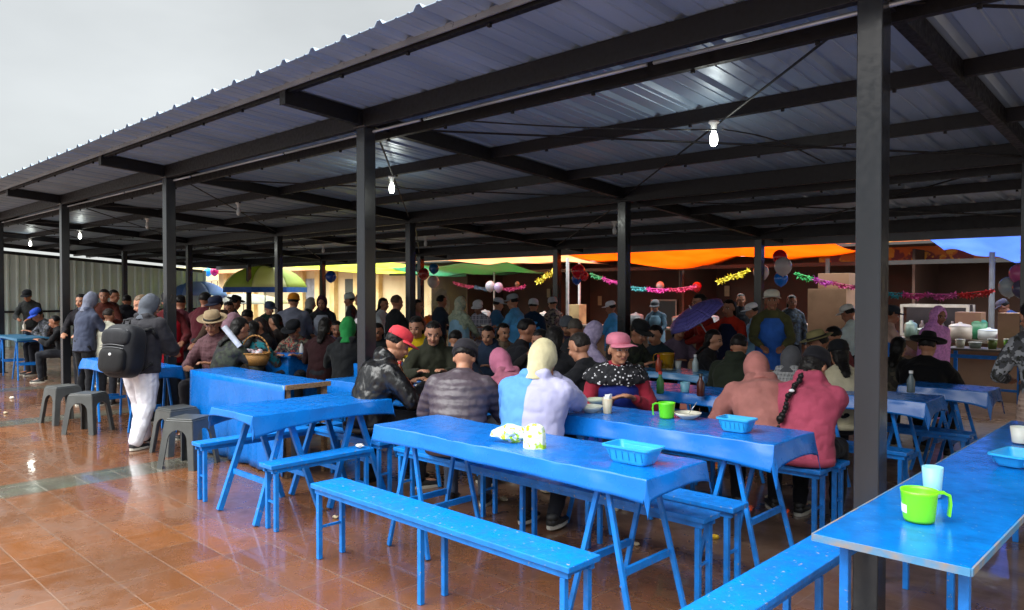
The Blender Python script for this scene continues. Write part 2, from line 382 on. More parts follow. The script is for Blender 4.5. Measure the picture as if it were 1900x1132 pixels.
for k, (pa, pb, ya, yb, sg, lb) in enumerate((((1340, 240), (1530, 302), 5.2, 6.36, -.05, 'thin black cable curving right from the largest lit bulb'), ((735, 345), (860, 352), 5.2, 6.36, .03, 'thin black cable running right from the bulb by the second front post'), ((860, 224), (1330, 241), 4.0, 5.2, .02, 'long thin cable under the sheets toward the largest lit bulb'))):
    A, B = WY(pa[0], pa[1], ya), WY(pb[0], pb[1], yb); A.z = min(A.z, zs(ya) - .12); B.z = min(B.z, zs(yb) - .1)
    o = MB().path([A.lerp(B, i / 10) - Vector((0, 0, sg * math.sin(math.pi * i / 10))) for i in range(11)], .006, 6).build('cable', mat('cable', '#0b0b0d', .5), smooth=True); tag(o, lb, 'cable', 'electric cables under the roof')
# ---------------------------------------------------------------- left end wall
wl = empty('corrugated_wall', (-25.55, 7.6, 0), 0, 'tall grey corrugated metal wall closing the far left end of the shelter', 'wall')
mb = MB(); pr_ = []; y = -4.6
while y < 3.7: pr_ += [(y, 0), (y + .13, 0), (y + .16, .045), (y + .2, .045), (y + .23, 0)]; y += .25
va = [mb.b.verts.new((q, yy, 0)) for yy, q in pr_]; vb = [mb.b.verts.new((q, yy, zr(7.6 + yy) - .1)) for yy, q in pr_]
for i in range(len(pr_) - 1): mb.b.faces.new((va[i], va[i + 1], vb[i + 1], vb[i]))
mb.build('wall_sheet', mat('wall_sheet', '#dcebe6', .5, 'roof', '#b8c8c2'), wl, solid=.004)
mb = MB(); mb.bar((.09, -4.6, zr(3.0) - .13), (.09, 3.7, zr(11.3) - .13), .06, .09); mb.box((.09, -.4, 1.0), (.06, 8.2, .06)); mb.build('wall_rail', STEEL, wl)
# ================================================================= FURNITURE
def legs_to_floor(mb, a, b, s): mb.bar(a, b, s, s)
def bench(x0, x1, yc, wd, axis='x', label='', n=2, h=.45, m=None, group='blue benches at the tables'):
    """plank on square tube legs; x0..x1 run along the axis, yc across it"""
    Ln = x1 - x0; c = ((x0 + x1) / 2, yc, 0) if axis == 'x' else (yc, (x0 + x1) / 2, 0)
    e = empty('bench', c, 0 if axis == 'x' else R(90), label, 'bench', group)
    MB().box((0, 0, h - .014), (Ln, wd, .028)).build('plank', m or BPAINT, e, bevel=.004)
    mb = MB(); t = .022
    for s in (-1, 1): mb.box((0, s * (wd / 2 - .03), h - .044), (Ln - .04, t, .03))
    for s in (-1, 1): mb.box((s * (Ln / 2 - .05), 0, h - .0445), (t, wd - .06 - t, .028))
    for s in (-1, 1): mb.box((s * (Ln / 2 - .05), 0, .19), (t * .6, wd - .085, t * .6))
    mb.build('frame', BPAINT, e)
    xs = [-(Ln / 2 - .05) + i * (Ln - .1) / (n - 1) for i in range(n)]
    for x in xs:
        for s in (-1, 1): MB().box((x, s * (wd / 2 - .03), (h - .06) / 2), (t * 1.25, t * 1.25, h - .062)).build('leg', BPAINT, e, bevel=.002)
    return e
def cloth_obj(cx, cy, Lx, Wy, z, drop, label, seed=0, flare=.06, m=None, rz=0, dropx=None, floorlen=None, group='blue plastic table covers'):
    """draped plastic cover: flat top then hanging skirts with folds and pointed corners"""
    rn = random.Random(seed); ph = [rn.uniform(0, 6) for _ in range(6)]
    dx = drop if dropx is None else dropx; dy = drop
    a, b = Lx / 2 + .008, Wy / 2 + .008
    def f(X, Y):
        ex = max(0, abs(X) - a); ey = max(0, abs(Y) - b)
        sx = 1 if X > 0 else -1; sy = 1 if Y > 0 else -1
        dn = .88 + .12 * math.sin(X * 2.1 + ph[0])
        k = math.exp(-(ex + ey) * 14)
        px = sx * min(abs(X), a) + sx * (flare * ex / .15 * .5 if ex else 0); py = sy * min(abs(Y), b) + sy * (flare * ey / .15 * .5 if ey else 0)
        if ex or ey:
            fold = .005 * math.sin((X if ey > ex else Y) * 9 + ph[2]) + .003 * math.sin((X if ey > ex else Y) * 23 + ph[3])
            if ey >= ex: py += sy * fold * min(1, ey / .06)
            else: px += sx * fold * min(1, ex / .06)
        tx, ty = min(1, abs(X) / a), min(1, abs(Y) / b)
        if ey > ex: dn *= .7 + .3 * tx ** 3
        elif ex: dn *= .72 + .28 * ty ** 3
        zz = z + .004 - (ex + ey * (1 if not ex else .75)) * dn + (.003 if not (ex or ey) else 0)
        if not (ex or ey): zz += .0025 * math.sin(X * 9 + ph[4]) * math.sin(Y * 7 + ph[5]) + .0015 * math.sin(X * 31 + Y * 17)
        return Vector((px, py, max(zz, .01)))
    def axis_(h, dr):
        n = max(6, int(h / .02)); k = max(5, int(dr / .02))
        p = [h * i / n for i in range(n)] + [h - .004, h - .0005] + [h + .004] + [h + .004 + (dr - .004) * (i + 1) / k for i in range(k)]
        return [-q for q in p[:0:-1]] + p
    mb = MB(); xs, ys = axis_(a, dx), axis_(b, dy); vs = [[mb.b.verts.new(f(x, y)) for y in ys] for x in xs]
    for i in range(len(xs) - 1):
        for j in range(len(ys) - 1): mb.b.faces.new((vs[i][j], vs[i + 1][j], vs[i + 1][j + 1], vs[i][j + 1]))
    o = mb.build('table_cover', m or BLUEC, None, smooth=True, solid=.003, loc=(cx, cy, 0)); o.rotation_euler.z = rz
    return tag(o, label, 'tablecloth', group)
def trestle_table(x0, x1, y0, y1, label, clabel=None, axis='x', z=.75, drop=.13, seed=1, inset=.28, m=None, cm=None, spread=.19, cover=True, dropx=None, lt=.026):
    cx, cy = (x0 + x1) / 2, (y0 + y1) / 2
    Ln, Wd = (x1 - x0, y1 - y0) if axis == 'x' else (y1 - y0, x1 - x0)
    rz = 0 if axis == 'x' else R(90)
    e = empty('trestle_table', (cx, cy, 0), rz, label, 'table', 'trestle tables under the shelter')
    MB().box((0, 0, z - .012), (Ln, Wd, .022)).build('tabletop', m or BPAINT2, e, bevel=.003)
    for s in (-1, 1):
        X = s * (Ln / 2 - inset)
        t = MB().box((X, 0, z - .05), (.05, Wd - .06, .05)).build('trestle', BPAINT, e)
        for q in (-1, 1): MB().bar((X + q * spread * .62, -Wd / 2 + .07, .28), (X + q * spread * .62, Wd / 2 - .07, .28), .02, .035).build('stretcher', BPAINT, t)
        for q in (-1, 1):
            for p in (-1, 1):
                MB().bar((X + q * .018, p * (Wd / 2 - .06), z - .05), (X + q * spread, p * (Wd / 2 - .03), 0.005), lt, lt * .85, up=(0, 1, 0)).build('leg', BPAINT, t, bevel=.003)
    if cover: cloth_obj(cx, cy, Ln, Wd, z, drop, clabel, seed, rz=rz, m=cm, dropx=dropx)
    return e
trestle_table(-3.93, -1.91, 2.85, 3.36, 'long trestle table in front holding a blue basket and a carton of napkins', 'shiny blue cover on the frontmost long table, empty but for basket and carton', seed=3, drop=.12)
trestle_table(-5.38, -4.78, 2.46, 3.6, 'short trestle table left of the second front post with a drooping corner cover', 'wet blue cover with a pointed hanging corner, left of the second front post', axis='y', seed=5, drop=.15, spread=.25, dropx=.06, lt=.04)
trestle_table(-3.42, -1.84, 3.98, 4.5, 'trestle table where the pink capped woman sits, with green jug on it', 'blue cover sagging below the table of the pink capped woman', seed=8, drop=.16)
trestle_table(-6.3, -4.6, 4.0, 4.5, 'trestle table with plates beside the coral capped person', 'blue cover under the plates beside the coral capped person', seed=9, drop=.14, cm=BLUEC2)
trestle_table(-4.5, -2.75, 5.5, 6.0, 'trestle table behind the pink capped woman with a pale blue cup', 'darker blue cover on the table holding the pale blue cup', seed=10, drop=.14, cm=BLUEC2)
trestle_table(-5.6, -3.85, 6.75, 7.25, 'trestle table with an amber jug in the middle of the shelter', 'faded blue cover under the amber jug', seed=11, drop=.1, cm=mat('pale_cover', '#4f8fc4', .25, 'bluecloth'))
trestle_table(-2.75, -1.72, 6.3, 6.78, 'small table with a boxy blue cover right of the nearest post', 'boxy blue cover on the small table right of the nearest post', seed=12, drop=.16, cm=BLUEC2)
trestle_table(-2.2, -1.52, 7.3, 7.72, 'small blue table behind the seated person in a black hat', 'blue cover with a pale edge behind the seated black hat', seed=13, drop=.14, cm=BLUEC2)
trestle_table(-10.45, -8.55, 3.12, 3.55, 'table under the backpack man with a hanging blue cover', 'bright blue cover hanging from the table beside the backpack', seed=14, drop=.17)
trestle_table(-17.2, -15.6, 3.6, 4.1, 'small dark blue table at the far left with food on it', 'dark cover on the far left small table', seed=15, drop=.05, cm=mat('dark_cover', '#1d5a7c', .4, 'bluecloth'))
trestle_table(-10.9, -9.5, 6.2, 6.7, 'far table beside the beanie wearer in a grey jacket', 'blue cover on the far table beside the grey jacket', seed=16, drop=.15, cm=BLUEC2)
# big bare table at right
e = empty('long_table', (-.83, 4.25, 0), 0, 'long bare blue painted table in the right corner with green jug on it', 'table')
MB().box((0, 0, .737), (.485, 3.22, .026)).build('tabletop', BPAINT2, e, bevel=.004)
mb = MB()
for s in (-1, 1): mb.box((s * .2455, 0, .737), (.006, 3.22, .024)); mb.box((0, s * 1.613, .737), (.485, .006, .024))
mb.build('edge_strip', mat('pale_edge', '#3f7ba6', .6, 'stain', '#86786a', ns=14), e)
mb = MB()
for s in (-1, 1): mb.box((s * .19, 0, .708), (.025, 3.0, .03)); mb.box((0, s * 1.45, .7085), (.355, .025, .028)); mb.box((0, s * 1.45, .2), (.355, .02, .02))
mb.build('frame', BPAINT, e)
for sx in (-1, 1):
    for y in (-1.45, -.05, 1.45): MB().box((sx * .19, y, .346), (.032, .032, .69)).build('leg', BPAINT, e, bevel=.003)
BN = 'blue bench '
bench(-4.0, -2.0, 2.53, .22, 'x', 'long blue bench alone in front of the frontmost table', n=3)
bench(2.47, 3.75, -5.7, .15, 'y', 'narrow blue bench on the left side of the short trestle table', n=2)
bench(2.48, 3.3, -4.66, .17, 'y', 'short blue bench right of the short trestle table, white scrap on its end')
bench(-4.5, -1.94, 3.5, .17, 'x', 'worn blue bench just behind the frontmost table', n=3)
bench(-3.9, -1.92, 3.77, .18, 'x', 'blue bench carrying the hooded blue and lilac sweater, litter on its right end', n=3)
bench(-3.95, -1.92, 4.93, .19, 'x', 'worn blue bench under the salmon and rose sweaters', n=3)
bench(-2.9, -1.9, 5.2, .17, 'x', 'blue bench right behind the rose sweater')
bench(2.0, 5.6, -1.35, .2, 'y', 'long blue bench along the left side of the big bare table', n=4)
bench(-6.4, -4.2, 4.9, .2, 'x', 'blue bench behind the table with plates', n=3)
bench(-6.4, -4.7, 3.52, .16, 'x', 'blue bench under the leather jacket behind the second front post')
bench(-4.6, -2.6, 6.35, .2, 'x', 'blue bench behind the table with the pale blue cup', n=3)
bench(-2.75, -1.7, 5.9, .18, 'x', 'blue bench in front of the small boxy covered table')
bench(-2.45, -1.55, 6.98, .2, 'x', 'blue bench under the seated person in the black hat')
bench(-5.6, -3.8, 7.6, .2, 'x', 'blue bench behind the table with the amber jug')
bench(-17.0, -15.8, 3.3, .2, 'x', 'blue bench by the far left table')
bench(-11, -9.2, 5.85, .2, 'x', 'blue bench by the far table near the grey jacket')
bench(-9.6, -7.8, 4.35, .2, 'x', 'blue bench behind the brown hat')
# blue covered counters
def counter(x0, x1, y0, y1, z, label, open_end=False):
    cx, cy = (x0 + x1) / 2, (y0 + y1) / 2; e = empty('covered_counter', (cx, cy, 0), 0, label, 'counter', 'blue covered counters')
    Lx, Wy = x1 - x0, y1 - y0
    MB().box((0, 0, z - .02), (Lx, Wy, .035)).build('tabletop', BLUEC2, e, bevel=.004)
    if open_end: MB().box((Lx / 2 + .006, 0, z - .022), (.012, Wy, .04)).build('wood_edge', WOODE, e)
    def skirt(p0, p1, nm):
        p0, p1 = Vector(p0), Vector(p1); d = (p1 - p0); n = Vector((d.y, -d.x, 0)).normalized()
        rr = random.uniform(0, 6)
        def f(u, v):
            p = p0.lerp(p1, u); a = d.length * u
            return p + n * (.006 + (1 - v) * (.018 * math.sin(a * 13 + rr) + .01 * math.sin(a * 31))) + Vector((0, 0, (z - .004) * v + .02 * (1 - v)))
        MB().grid(f, 40, 12).build(nm, BLUEC, e, smooth=True, solid=.003)
    skirt((-Lx / 2, -Wy / 2, 0), (Lx / 2, -Wy / 2, 0), 'front_cover'); skirt((-Lx / 2, Wy / 2, 0), (-Lx / 2, -Wy / 2, 0), 'side_cover')
    if not open_end: skirt((Lx / 2, -Wy / 2, 0), (Lx / 2, Wy / 2, 0), 'side_cover')
    else:
        MB().box((Lx / 2 - .3, 0, .3), (.02, Wy - .06, .55)).build('inner_board', mat('off_white_board', '#b9bcc0', .5, 'stain', '#8d9096'), e)
        for s in (-1, 1): MB().box((Lx / 2 - .04, s * (Wy / 2 - .04), (z - .04) / 2), (.04, .04, z - .04)).build('leg', WOODE, e)
counter(-7.72, -5.84, 3.3, 3.74, .8, 'long blue covered counter with an open end and bare wood edge', True)
counter(-9.4, -8.75, 5.0, 5.5, .8, 'blue covered box counter under the floral jacket child')
counter(-7.5, -6.75, 4.85, 5.3, .8, 'blue covered box counter just left of the second front post')
# stools
def make_stool():
    e = empty('plastic_stool', (0, 0, 0), 0)
    mb = MB(); mb.box((0, 0, .442), (.27, .27, .016)); mb.box((0, 0, .425), (.285, .285, .02)); mb.build('seat', GREYP, e, bevel=.008)
    def side():
        mb = MB(); b = mb.b
        outer = [(-.19, 0), (-.142, .42), (.142, .42), (.19, 0)]
        inner = [(.135, 0)] + [(.1 * math.cos(a) * 1.02, .25 + .1 * math.sin(a)) for a in [math.pi * i / 10 for i in range(11)]] + [(-.135, 0)]
        return outer, inner
    for r in range(4):
        o_, i_ = side(); mb = MB(); b = mb.b; R_ = Matrix.Rotation(r * math.pi / 2, 4, 'Z')
        def P3(x, z): return R_ @ Vector((x, -.142 - (.42 - z) * .11, z))
        # outline left leg/top/right leg as quads strip between the inner and outer curves
        n = len(i_); oc = [(.19, 0), (.178, .12), (.167, .22), (.155, .32), (.142, .42), (.07, .42), (0, .42), (-.07, .42), (-.142, .42), (-.155, .32), (-.167, .22), (-.178, .12), (-.19, 0)]
        vi = [b.verts.new(P3(*q)) for q in i_]; vo = [b.verts.new(P3(*q)) for q in oc]
        for k in range(len(vi) - 1): b.faces.new((vi[k], vi[k + 1], vo[k + 1], vo[k]))
        mb.build('leg_panel', GREYP, e, solid=.012)
    return e
st0 = make_stool(); first = True
for x, y, rz, lb in ((-10.35, 2.86, 10, 'grey plastic stool in front of the fourth front post'), (-9.42, 2.86, 38, 'grey plastic stool with an arched side facing out, under the backpack table'),
                     (-7.62, 3.12, 5, 'grey plastic stool right of the backpack man, white sticker on its rim'), (-6.95, 2.95, 30, 'dark grey plastic stool in front of the long blue counter')):
    s = st0 if first else copy_tree(st0); first = False
    s.location = (x, y, 0); s.rotation_euler.z = R(rz); tag(s, lb, 'stool', 'grey plastic stools')
# ================================================================= THINGS ON THE TABLES
def frustum_basket(px, py, z, label, L1=.2, W1=.13, h=.085, rz=0, y=None, col='#27a7e8'):
    p = W(px, py, z); e = empty('plastic_basket', p, R(rz), label, 'basket', 'light blue plastic baskets')
    mb = MB(); b = mb.b
    def rr(lx, ly, zz, k=5, rad=.02):
        pts = []
        for cxs, cys, a0 in ((1, 1, 0), (-1, 1, 90), (-1, -1, 180), (1, -1, 270)):
            for i in range(k + 1):
                a = R(a0 + 90 * i / k); pts.append(b.verts.new((cxs * (lx / 2 - rad) + rad * math.cos(a), cys * (ly / 2 - rad) + rad * math.sin(a), zz)))
        return pts
    rings = [rr(L1 * .72, W1 * .68, .003), rr(L1 * .78, W1 * .74, .012), rr(L1 * .95, W1 * .94, h * .8), rr(L1 * .96, W1 * .96, h * .82), rr(L1, W1, h), rr(L1 * 1.06, W1 * 1.08, h + .001), rr(L1 * 1.06, W1 * 1.08, h - .008)]
    for A, B in zip(rings, rings[1:]):
        for i in range(len(A)): b.faces.new((A[i], A[(i + 1) % len(A)], B[(i + 1) % len(A)], B[i]))
    b.faces.new(rings[0])
    m = mat('basket_' + col, col, .35, 'plasticglow', tw=.15)
    mb.build('body', m, e, solid=.0035)
    mb = MB()
    for s in (-1, 1):
        for i in range(6): mb.box((-L1 * .36 + i * L1 * .144, s * W1 * .445, h * .5), (.004, .006, h * .5), Matrix.Rotation(s * R(-14), 3, 'X'))
    mb.build('slats', mat('basket_rib', '#1c8fd0', .4), e)
    return e
frustum_basket(1175, 858, .76, 'light blue plastic basket on the frontmost table', .26, .15, .085)
frustum_basket(1367, 800, .76, 'light blue plastic basket on the table in front of the salmon sweater', .2, .13, .08)
frustum_basket(1885, 862, .755, 'light blue plastic basket at the right edge of the picture on the bare table', .24, .15, .06, rz=80)
def jug(px, py, z, r, h, label, col, hrot, sticker=False, m=None):
    p = W(px, py, z); e = empty('jug', p, hrot, label, 'jug')
    m = m or mat('jug_' + col, col, .3, 'plasticglow', tw=.1)
    mb = MB(); mb.lathe((0, 0, 0), [(.001, .002), (r * .82, .002), (r * .86, .012), (r * .93, h * .5), (r, h * .9), (r * 1.04, h), (r * 1.0, h), (r * .95, h * .9), (r * .8, .02), (.001, .014)], 32); mb.build('body', m, e, smooth=True)
    mb = MB(); pts = [(r * .95, 0, h * .93), (r * 1.3, 0, h * .95), (r * 1.62, 0, h * .86), (r * 1.68, 0, h * .6), (r * 1.6, 0, h * .2)]
    for a, b in zip(pts, pts[1:]): mb.bar(a, b, .024, .008, up=(1, 0, 0))
    for q in pts[1:-1]: mb.ell(q, (.006, .012, .006))
    mb.build('handle', m, e, bevel=.003)
    if sticker:
        mb = MB(); 
        mb.grid(lambda u, v: Vector((r * (.915 + .03 * v) * math.cos(2.6 + u * 1.1), r * (.915 + .03 * v) * math.sin(2.6 + u * 1.1), h * (.28 + .26 * v))), 12, 2).build('sticker', mat('sticker', '#e6e8ee', .5), e, solid=.001)
    return e
hr = math.atan2(RT.y, RT.x)
jug(1705, 966, .752, .062, .115, 'lime green plastic measuring jug with a white sticker on the bare table', '#6fe01c', hr - .25, True)
jug(1237, 776, .757, .055, .105, 'lime green plastic mug in front of the pink capped woman', '#5fd31c', hr + math.pi * .97)
jug(1237, 684, .757, .085, .17, 'amber plastic jug on the middle table', '#b8860f', hr + math.pi * .95, m=mat('amber', '#b88a10', .25, 'plasticglow', tw=.35))
def cup(px, py, z, r, h, label, col, name='cup', fill=False, group=None):
    p = W(px, py, z); e = empty(name, p, 0, label, 'cup', group)
    MB().lathe((0, 0, 0), [(.001, .002), (r * .78, .002), (r * .8, .008), (r, h), (r * .95, h), (r * .76, .01), (.001, .01)], 24).build('body', mat('cup_' + col, col, .4, 'plasticglow', tw=.2), e, smooth=True)
    if fill:
        mb = MB(); rn = random.Random(3)
        for i in range(7):
            a = rn.uniform(0, 6.28); q = (math.cos(a) * r * .4, math.sin(a) * r * .4)
            mb.bar((q[0], q[1], h * .5), (q[0] * 1.5, q[1] * 1.5, h * rn.uniform(1.1, 1.35)), .03, .012)
        mb.build('napkin', mat('napkin', '#e8e8e4', .8), e)
    return e
cup(1730, 922, .752, .04, .125, 'pale blue translucent cup behind the green jug on the bare table', '#86c7e0')
cup(1127, 768, .757, .036, .105, 'beige cup stuffed with white napkins beside the pink capped woman', '#c9b9a2', fill=True)
cup(1271, 728, .757, .042, .085, 'pale blue cup on the table behind the pink capped woman', '#79b7cf')
cup(816, 714, .757, .042, .085, 'pale blue cup in front of the olive parka', '#8fc6d6')
cup(1258, 684, .757, .038, .085, 'white cup beside the amber jug', '#d8d3cc')
cup(1893, 822, .755, .05, .09, 'white cup cut by the right edge of the picture', '#e6e2d8')
cup(1100, 660 + 60, .757, .03, .07, 'grey cup behind the seated man in black', '#8c9499')
def bowl(px, py, z, r, h, label, col, spoon=False, soup=None):
    p = W(px, py, z); e = empty('bowl', p, 0, label, 'bowl', 'bowls on the tables')
    MB().lathe((0, 0, 0), [(.001, .003), (r * .45, .002), (r * .5, .006), (r * .85, h * .6), (r, h), (r * .97, h), (r * .8, h * .6), (r * .4, .01), (.001, .01)], 28).build('body', mat('bowl_' + col, col, .3, 'plain'), e, smooth=True)
    MB().lathe((0, 0, 0), [(r * .78, h * .58), (.001, h * .6)], 24).build('soup', mat('soup_' + (soup or 'a'), soup or '#6b6a35', .2, 'stain', '#3d4524', ns=30), e)
    if spoon:
        mb = MB(); mb.bar((0, 0, h * .6), (.05, .03, h + .07), .008, .003); mb.ell((0, 0, h * .62), (.018, .012, .004)); mb.build('spoon', mat('spoon', '#d8d8d4', .25, metal=.6), e, smooth=True)
bowl(1276, 778, .757, .09, .045, 'white bowl of green soup with a spoon beside the green mug', '#d9d5c4', True)
bowl(1096, 766, .757, .085, .05, 'white bowl left of the napkin cup', '#ccd2c4')
bowl(1107, 752, .757, .075, .05, 'pale green bowl behind the white bowl', '#b8c2ac')
for px, py, r, lb, c in ((790, 718, .1, 'shallow white plate with food near the olive parka', '#c8d0dc'), (757, 712, .09, 'white plate beside the coral capped person', '#d8dce2'), (812, 724, .07, 'small wooden plate beneath the pale blue cup', '#b98a50'),
                         (1240, 668 + 20, .06, 'small dish left of the white cup', '#aeb4a4')):
    p = W(px, py, .757); e = empty('plate', p, 0, lb, 'plate', 'plates on the tables')
    MB().lathe((0, 0, 0), [(.001, .002), (r * .55, .002), (r, .018), (r * .97, .02), (r * .55, .008), (.001, .008)], 28).build('dish', mat('plate_' + c, c, .35), e, smooth=True)
    mb = MB(); rn = random.Random(px)
    for i in range(9): mb.ell((rn.uniform(-r, r) * .45, rn.uniform(-r, r) * .45, .016), (.015, .012, .01), u=8, v=6)
    mb.build('food', mat('food_%d' % px, random.choice(['#7a8a4a', '#c0a070', '#90a060']), .5, 'stain', '#d8d0b8', ns=40), e, smooth=True)
for i, (px, py, k, lb) in enumerate(((1222, 690, 'bottle', 'small red topped sauce bottle on the pale blue table, left of the amber jug'), (1290, 690, 'bottle', 'clear bottle at the right end of the pale blue table'), (1300, 735, 'bottle', 'dark sauce bottle on the table with the pale blue cup'), (1225, 730, 'bottle', 'green bottle left of the pale blue cup'),
      (1690, 728, 'bottle', 'tiny white bottle on the boxy covered table'), (560, 660, 'bottle', 'white bottle in front of the grey jacket'), (742, 706, 'bottle', 'brown bottle beside the coral capped person'), (45, 612, 'bottle', 'pale bottle on the far left table'))):
    p = W(px, py, .757); e = empty('bottle', p, 0, lb, 'bottle', 'bottles on the tables'); c = ('#a8452c', '#a8b8b8', '#4a2018', '#3c7a44', '#5a6a70', '#c8c8c4', '#6a3a1c', '#d8d4c8')[i]
    MB().lathe((0, 0, 0), [(.001, 0), (.03, 0), (.032, .01), (.032, .1), (.014, .14), (.013, .16), (.001, .16)], 16).build('body', mat('btl' + c, c, .25), e, smooth=True); MB().lathe((0, 0, .158), [(.016, 0), (.016, .022), (.001, .024)], 14).build('cap', mat('btlcap%d' % (i % 3), ('#c22a22', '#e0e0e0', '#2a2a2a')[i % 3], .4), e, smooth=True)
# carton and crumpled bag on the front table
p = W(992, 832, .757); e = empty('napkin_carton', p, R(40), 'white and lime carton of napkins standing on the frontmost table', 'carton')
mb = MB(); mb.loft([((0, 0, .001), (1, 0, 0), (0, 1, 0), .062, .04), ((0, 0, .07), (1, 0, 0), (0, 1, 0), .06, .037), ((0, 0, .115), (1, 0, 0), (0, 1, 0), .05, .028), ((0, 0, .13), (1, 0, 0), (0, 1, 0), .03, .014)], 8); mb.build('body', mat('carton', '#d8e2c8', .4, 'camo', '#cfd8c0', col3='#a9c71f', cs=16), e)
MB().box((0, 0, .001), (.11, .07, .002)).build('foot', mat('lime', '#9cc520', .4), e)
def crumple(name, p, r, label, cat, m, seed=0, sq=.5, group=None, rz=0, amp=.45, n=3):
    mb = MB(); bmesh.ops.create_icosphere(mb.b, subdivisions=n, radius=1); rn = random.Random(seed); off = Vector((rn.uniform(0, 50),) * 3)
    for v in mb.b.verts:
        d = 1 + amp * (noise.noise(v.co * 1.7 + off) + .6 * abs(noise.noise(v.co * 4 + off)))
        v.co = Vector((v.co.x * d * r[0], v.co.y * d * r[1], v.co.z * d * r[2]))
    zmin = min(v.co.z for v in mb.b.verts)
    for v in mb.b.verts: v.co.z -= zmin
    o = mb.build(name, m, loc=p); o.rotation_euler.z = rz
    return tag(o, label, cat, group)
crumple('plastic_bag', W(950, 822, .757), (.1, .05, .045), 'crumpled clear and lime plastic bag lying beside the napkin carton', 'bag', mat('bagplastic', '#bcdcf0', .2, 'camo', '#e4ecd8', col3='#a8d028', cs=24), 4, rz=R(30))
for i, (px, py, z, s, lb) in enumerate(((1250, 902, .45, .022, 'white crumpled napkin on the bench right behind the frontmost table'), (668, 831, .452, .03, 'white crumpled scrap on the end of the short bench'),
      (22, 740, 0, .035, 'small white scrap on the wet floor at far left'), (10, 768, 0, .03, 'pale scrap low on the wet floor at the left edge'), (622, 962, 0, .022, 'small pale scrap on the wet tiles before the long front bench'),
      (1158, 946, 0, .03, 'white scrap under the right end of the frontmost table'), (1228, 965, 0, .022, 'beige scrap on the floor right of the frontmost table legs'),
      (1325, 1000, 0, .03, 'yellow peel on the floor under the worn benches'), (1500, 938, 0, .035, 'pale yellow scrap between the benches by the nearest post'),
      (935, 930, 0, .03, 'flat pale crumbs under the middle of the frontmost table'), (1425, 925, 0, .025, 'pale crumb beneath the blue cover of the second table'),
      (1180, 1012, 0, .022, 'brown crumb below the frontmost table'), (880, 985, 0, .03, 'beige flattened crumb behind the long front bench'), (1015, 915, 0, .045, 'greyish crumpled rag on the floor between the trestles'))):
    col = '#c9a21a' if 'yellow peel' in lb else '#e4e0d4' if 'white' in lb else '#b3a488'
    crumple('litter_scrap', W(px, py, z), (s, s * .8, s * .45), lb, 'litter', mat('litter_' + col, col, .8), i, group='scraps of litter')
crumple('straw_bundle', W(655, 800, .46) + Vector((-.02, .05, -.02)), (.045, .04, .1), 'cream crumpled bag propped at the end of the narrow bench', 'bag', mat('cream_bag', '#cbb993', .8, 'stain', '#a59168', ns=20), 11, amp=.6)
# ================================================================= PEOPLE
BODIES = []      # (object, head matrix) evaluated together below
SK = ['#b07c60', '#a06c52', '#b98468', '#8a5a44']
def ik(S, T, l1, l2, hint):
    d = T - S; n = d.length
    if n > (l1 + l2) * .985: T = S + d * ((l1 + l2) * .985 / n); d = T - S; n = d.length
    a = (l1 * l1 - l2 * l2 + n * n) / (2 * n); h = math.sqrt(max(0, l1 * l1 - a * a)); u = d / n
    hv = hint - u * hint.dot(u); hv.normalize()
    return S + u * a + hv * h, T
def limb(mb, pts, rad, seg=12):
    for (a, b), (ra, rb) in zip(zip(pts, pts[1:]), zip(rad, rad[1:])): mb.tube(a, b, ra, rb, seg)
    for p, r in zip(pts, rad): mb.ell(p, (r, r, r), u=12, v=8)
def rm(name, mb, m, parent, vox, smooth=4, wr=0, wsize=.09, body=None):
    o = mb.build(name, m, parent)
    md = o.modifiers.new('r', 'REMESH'); md.mode = 'VOXEL'; md.voxel_size = vox; md.use_smooth_shade = True
    if smooth: s = o.modifiers.new('s', 'SMOOTH'); s.iterations = smooth; s.factor = .5
    if wr:
        key = 'wrinkle%.3f' % wsize; t = bpy.data.textures.get(key) or bpy.data.textures.new(key, 'CLOUDS'); t.noise_scale = wsize; t.noise_depth = 1; t.noise_type = 'HARD_NOISE'
        d = o.modifiers.new('d', 'DISPLACE'); d.texture = t; d.strength = wr; d.mid_level = .5; d.texture_coords = 'GLOBAL'
    BODIES.append((o, body)); return o
X_ = Vector((1, 0, 0)); Y_ = Vector((0, 1, 0)); Z_ = Vector((0, 0, 1))
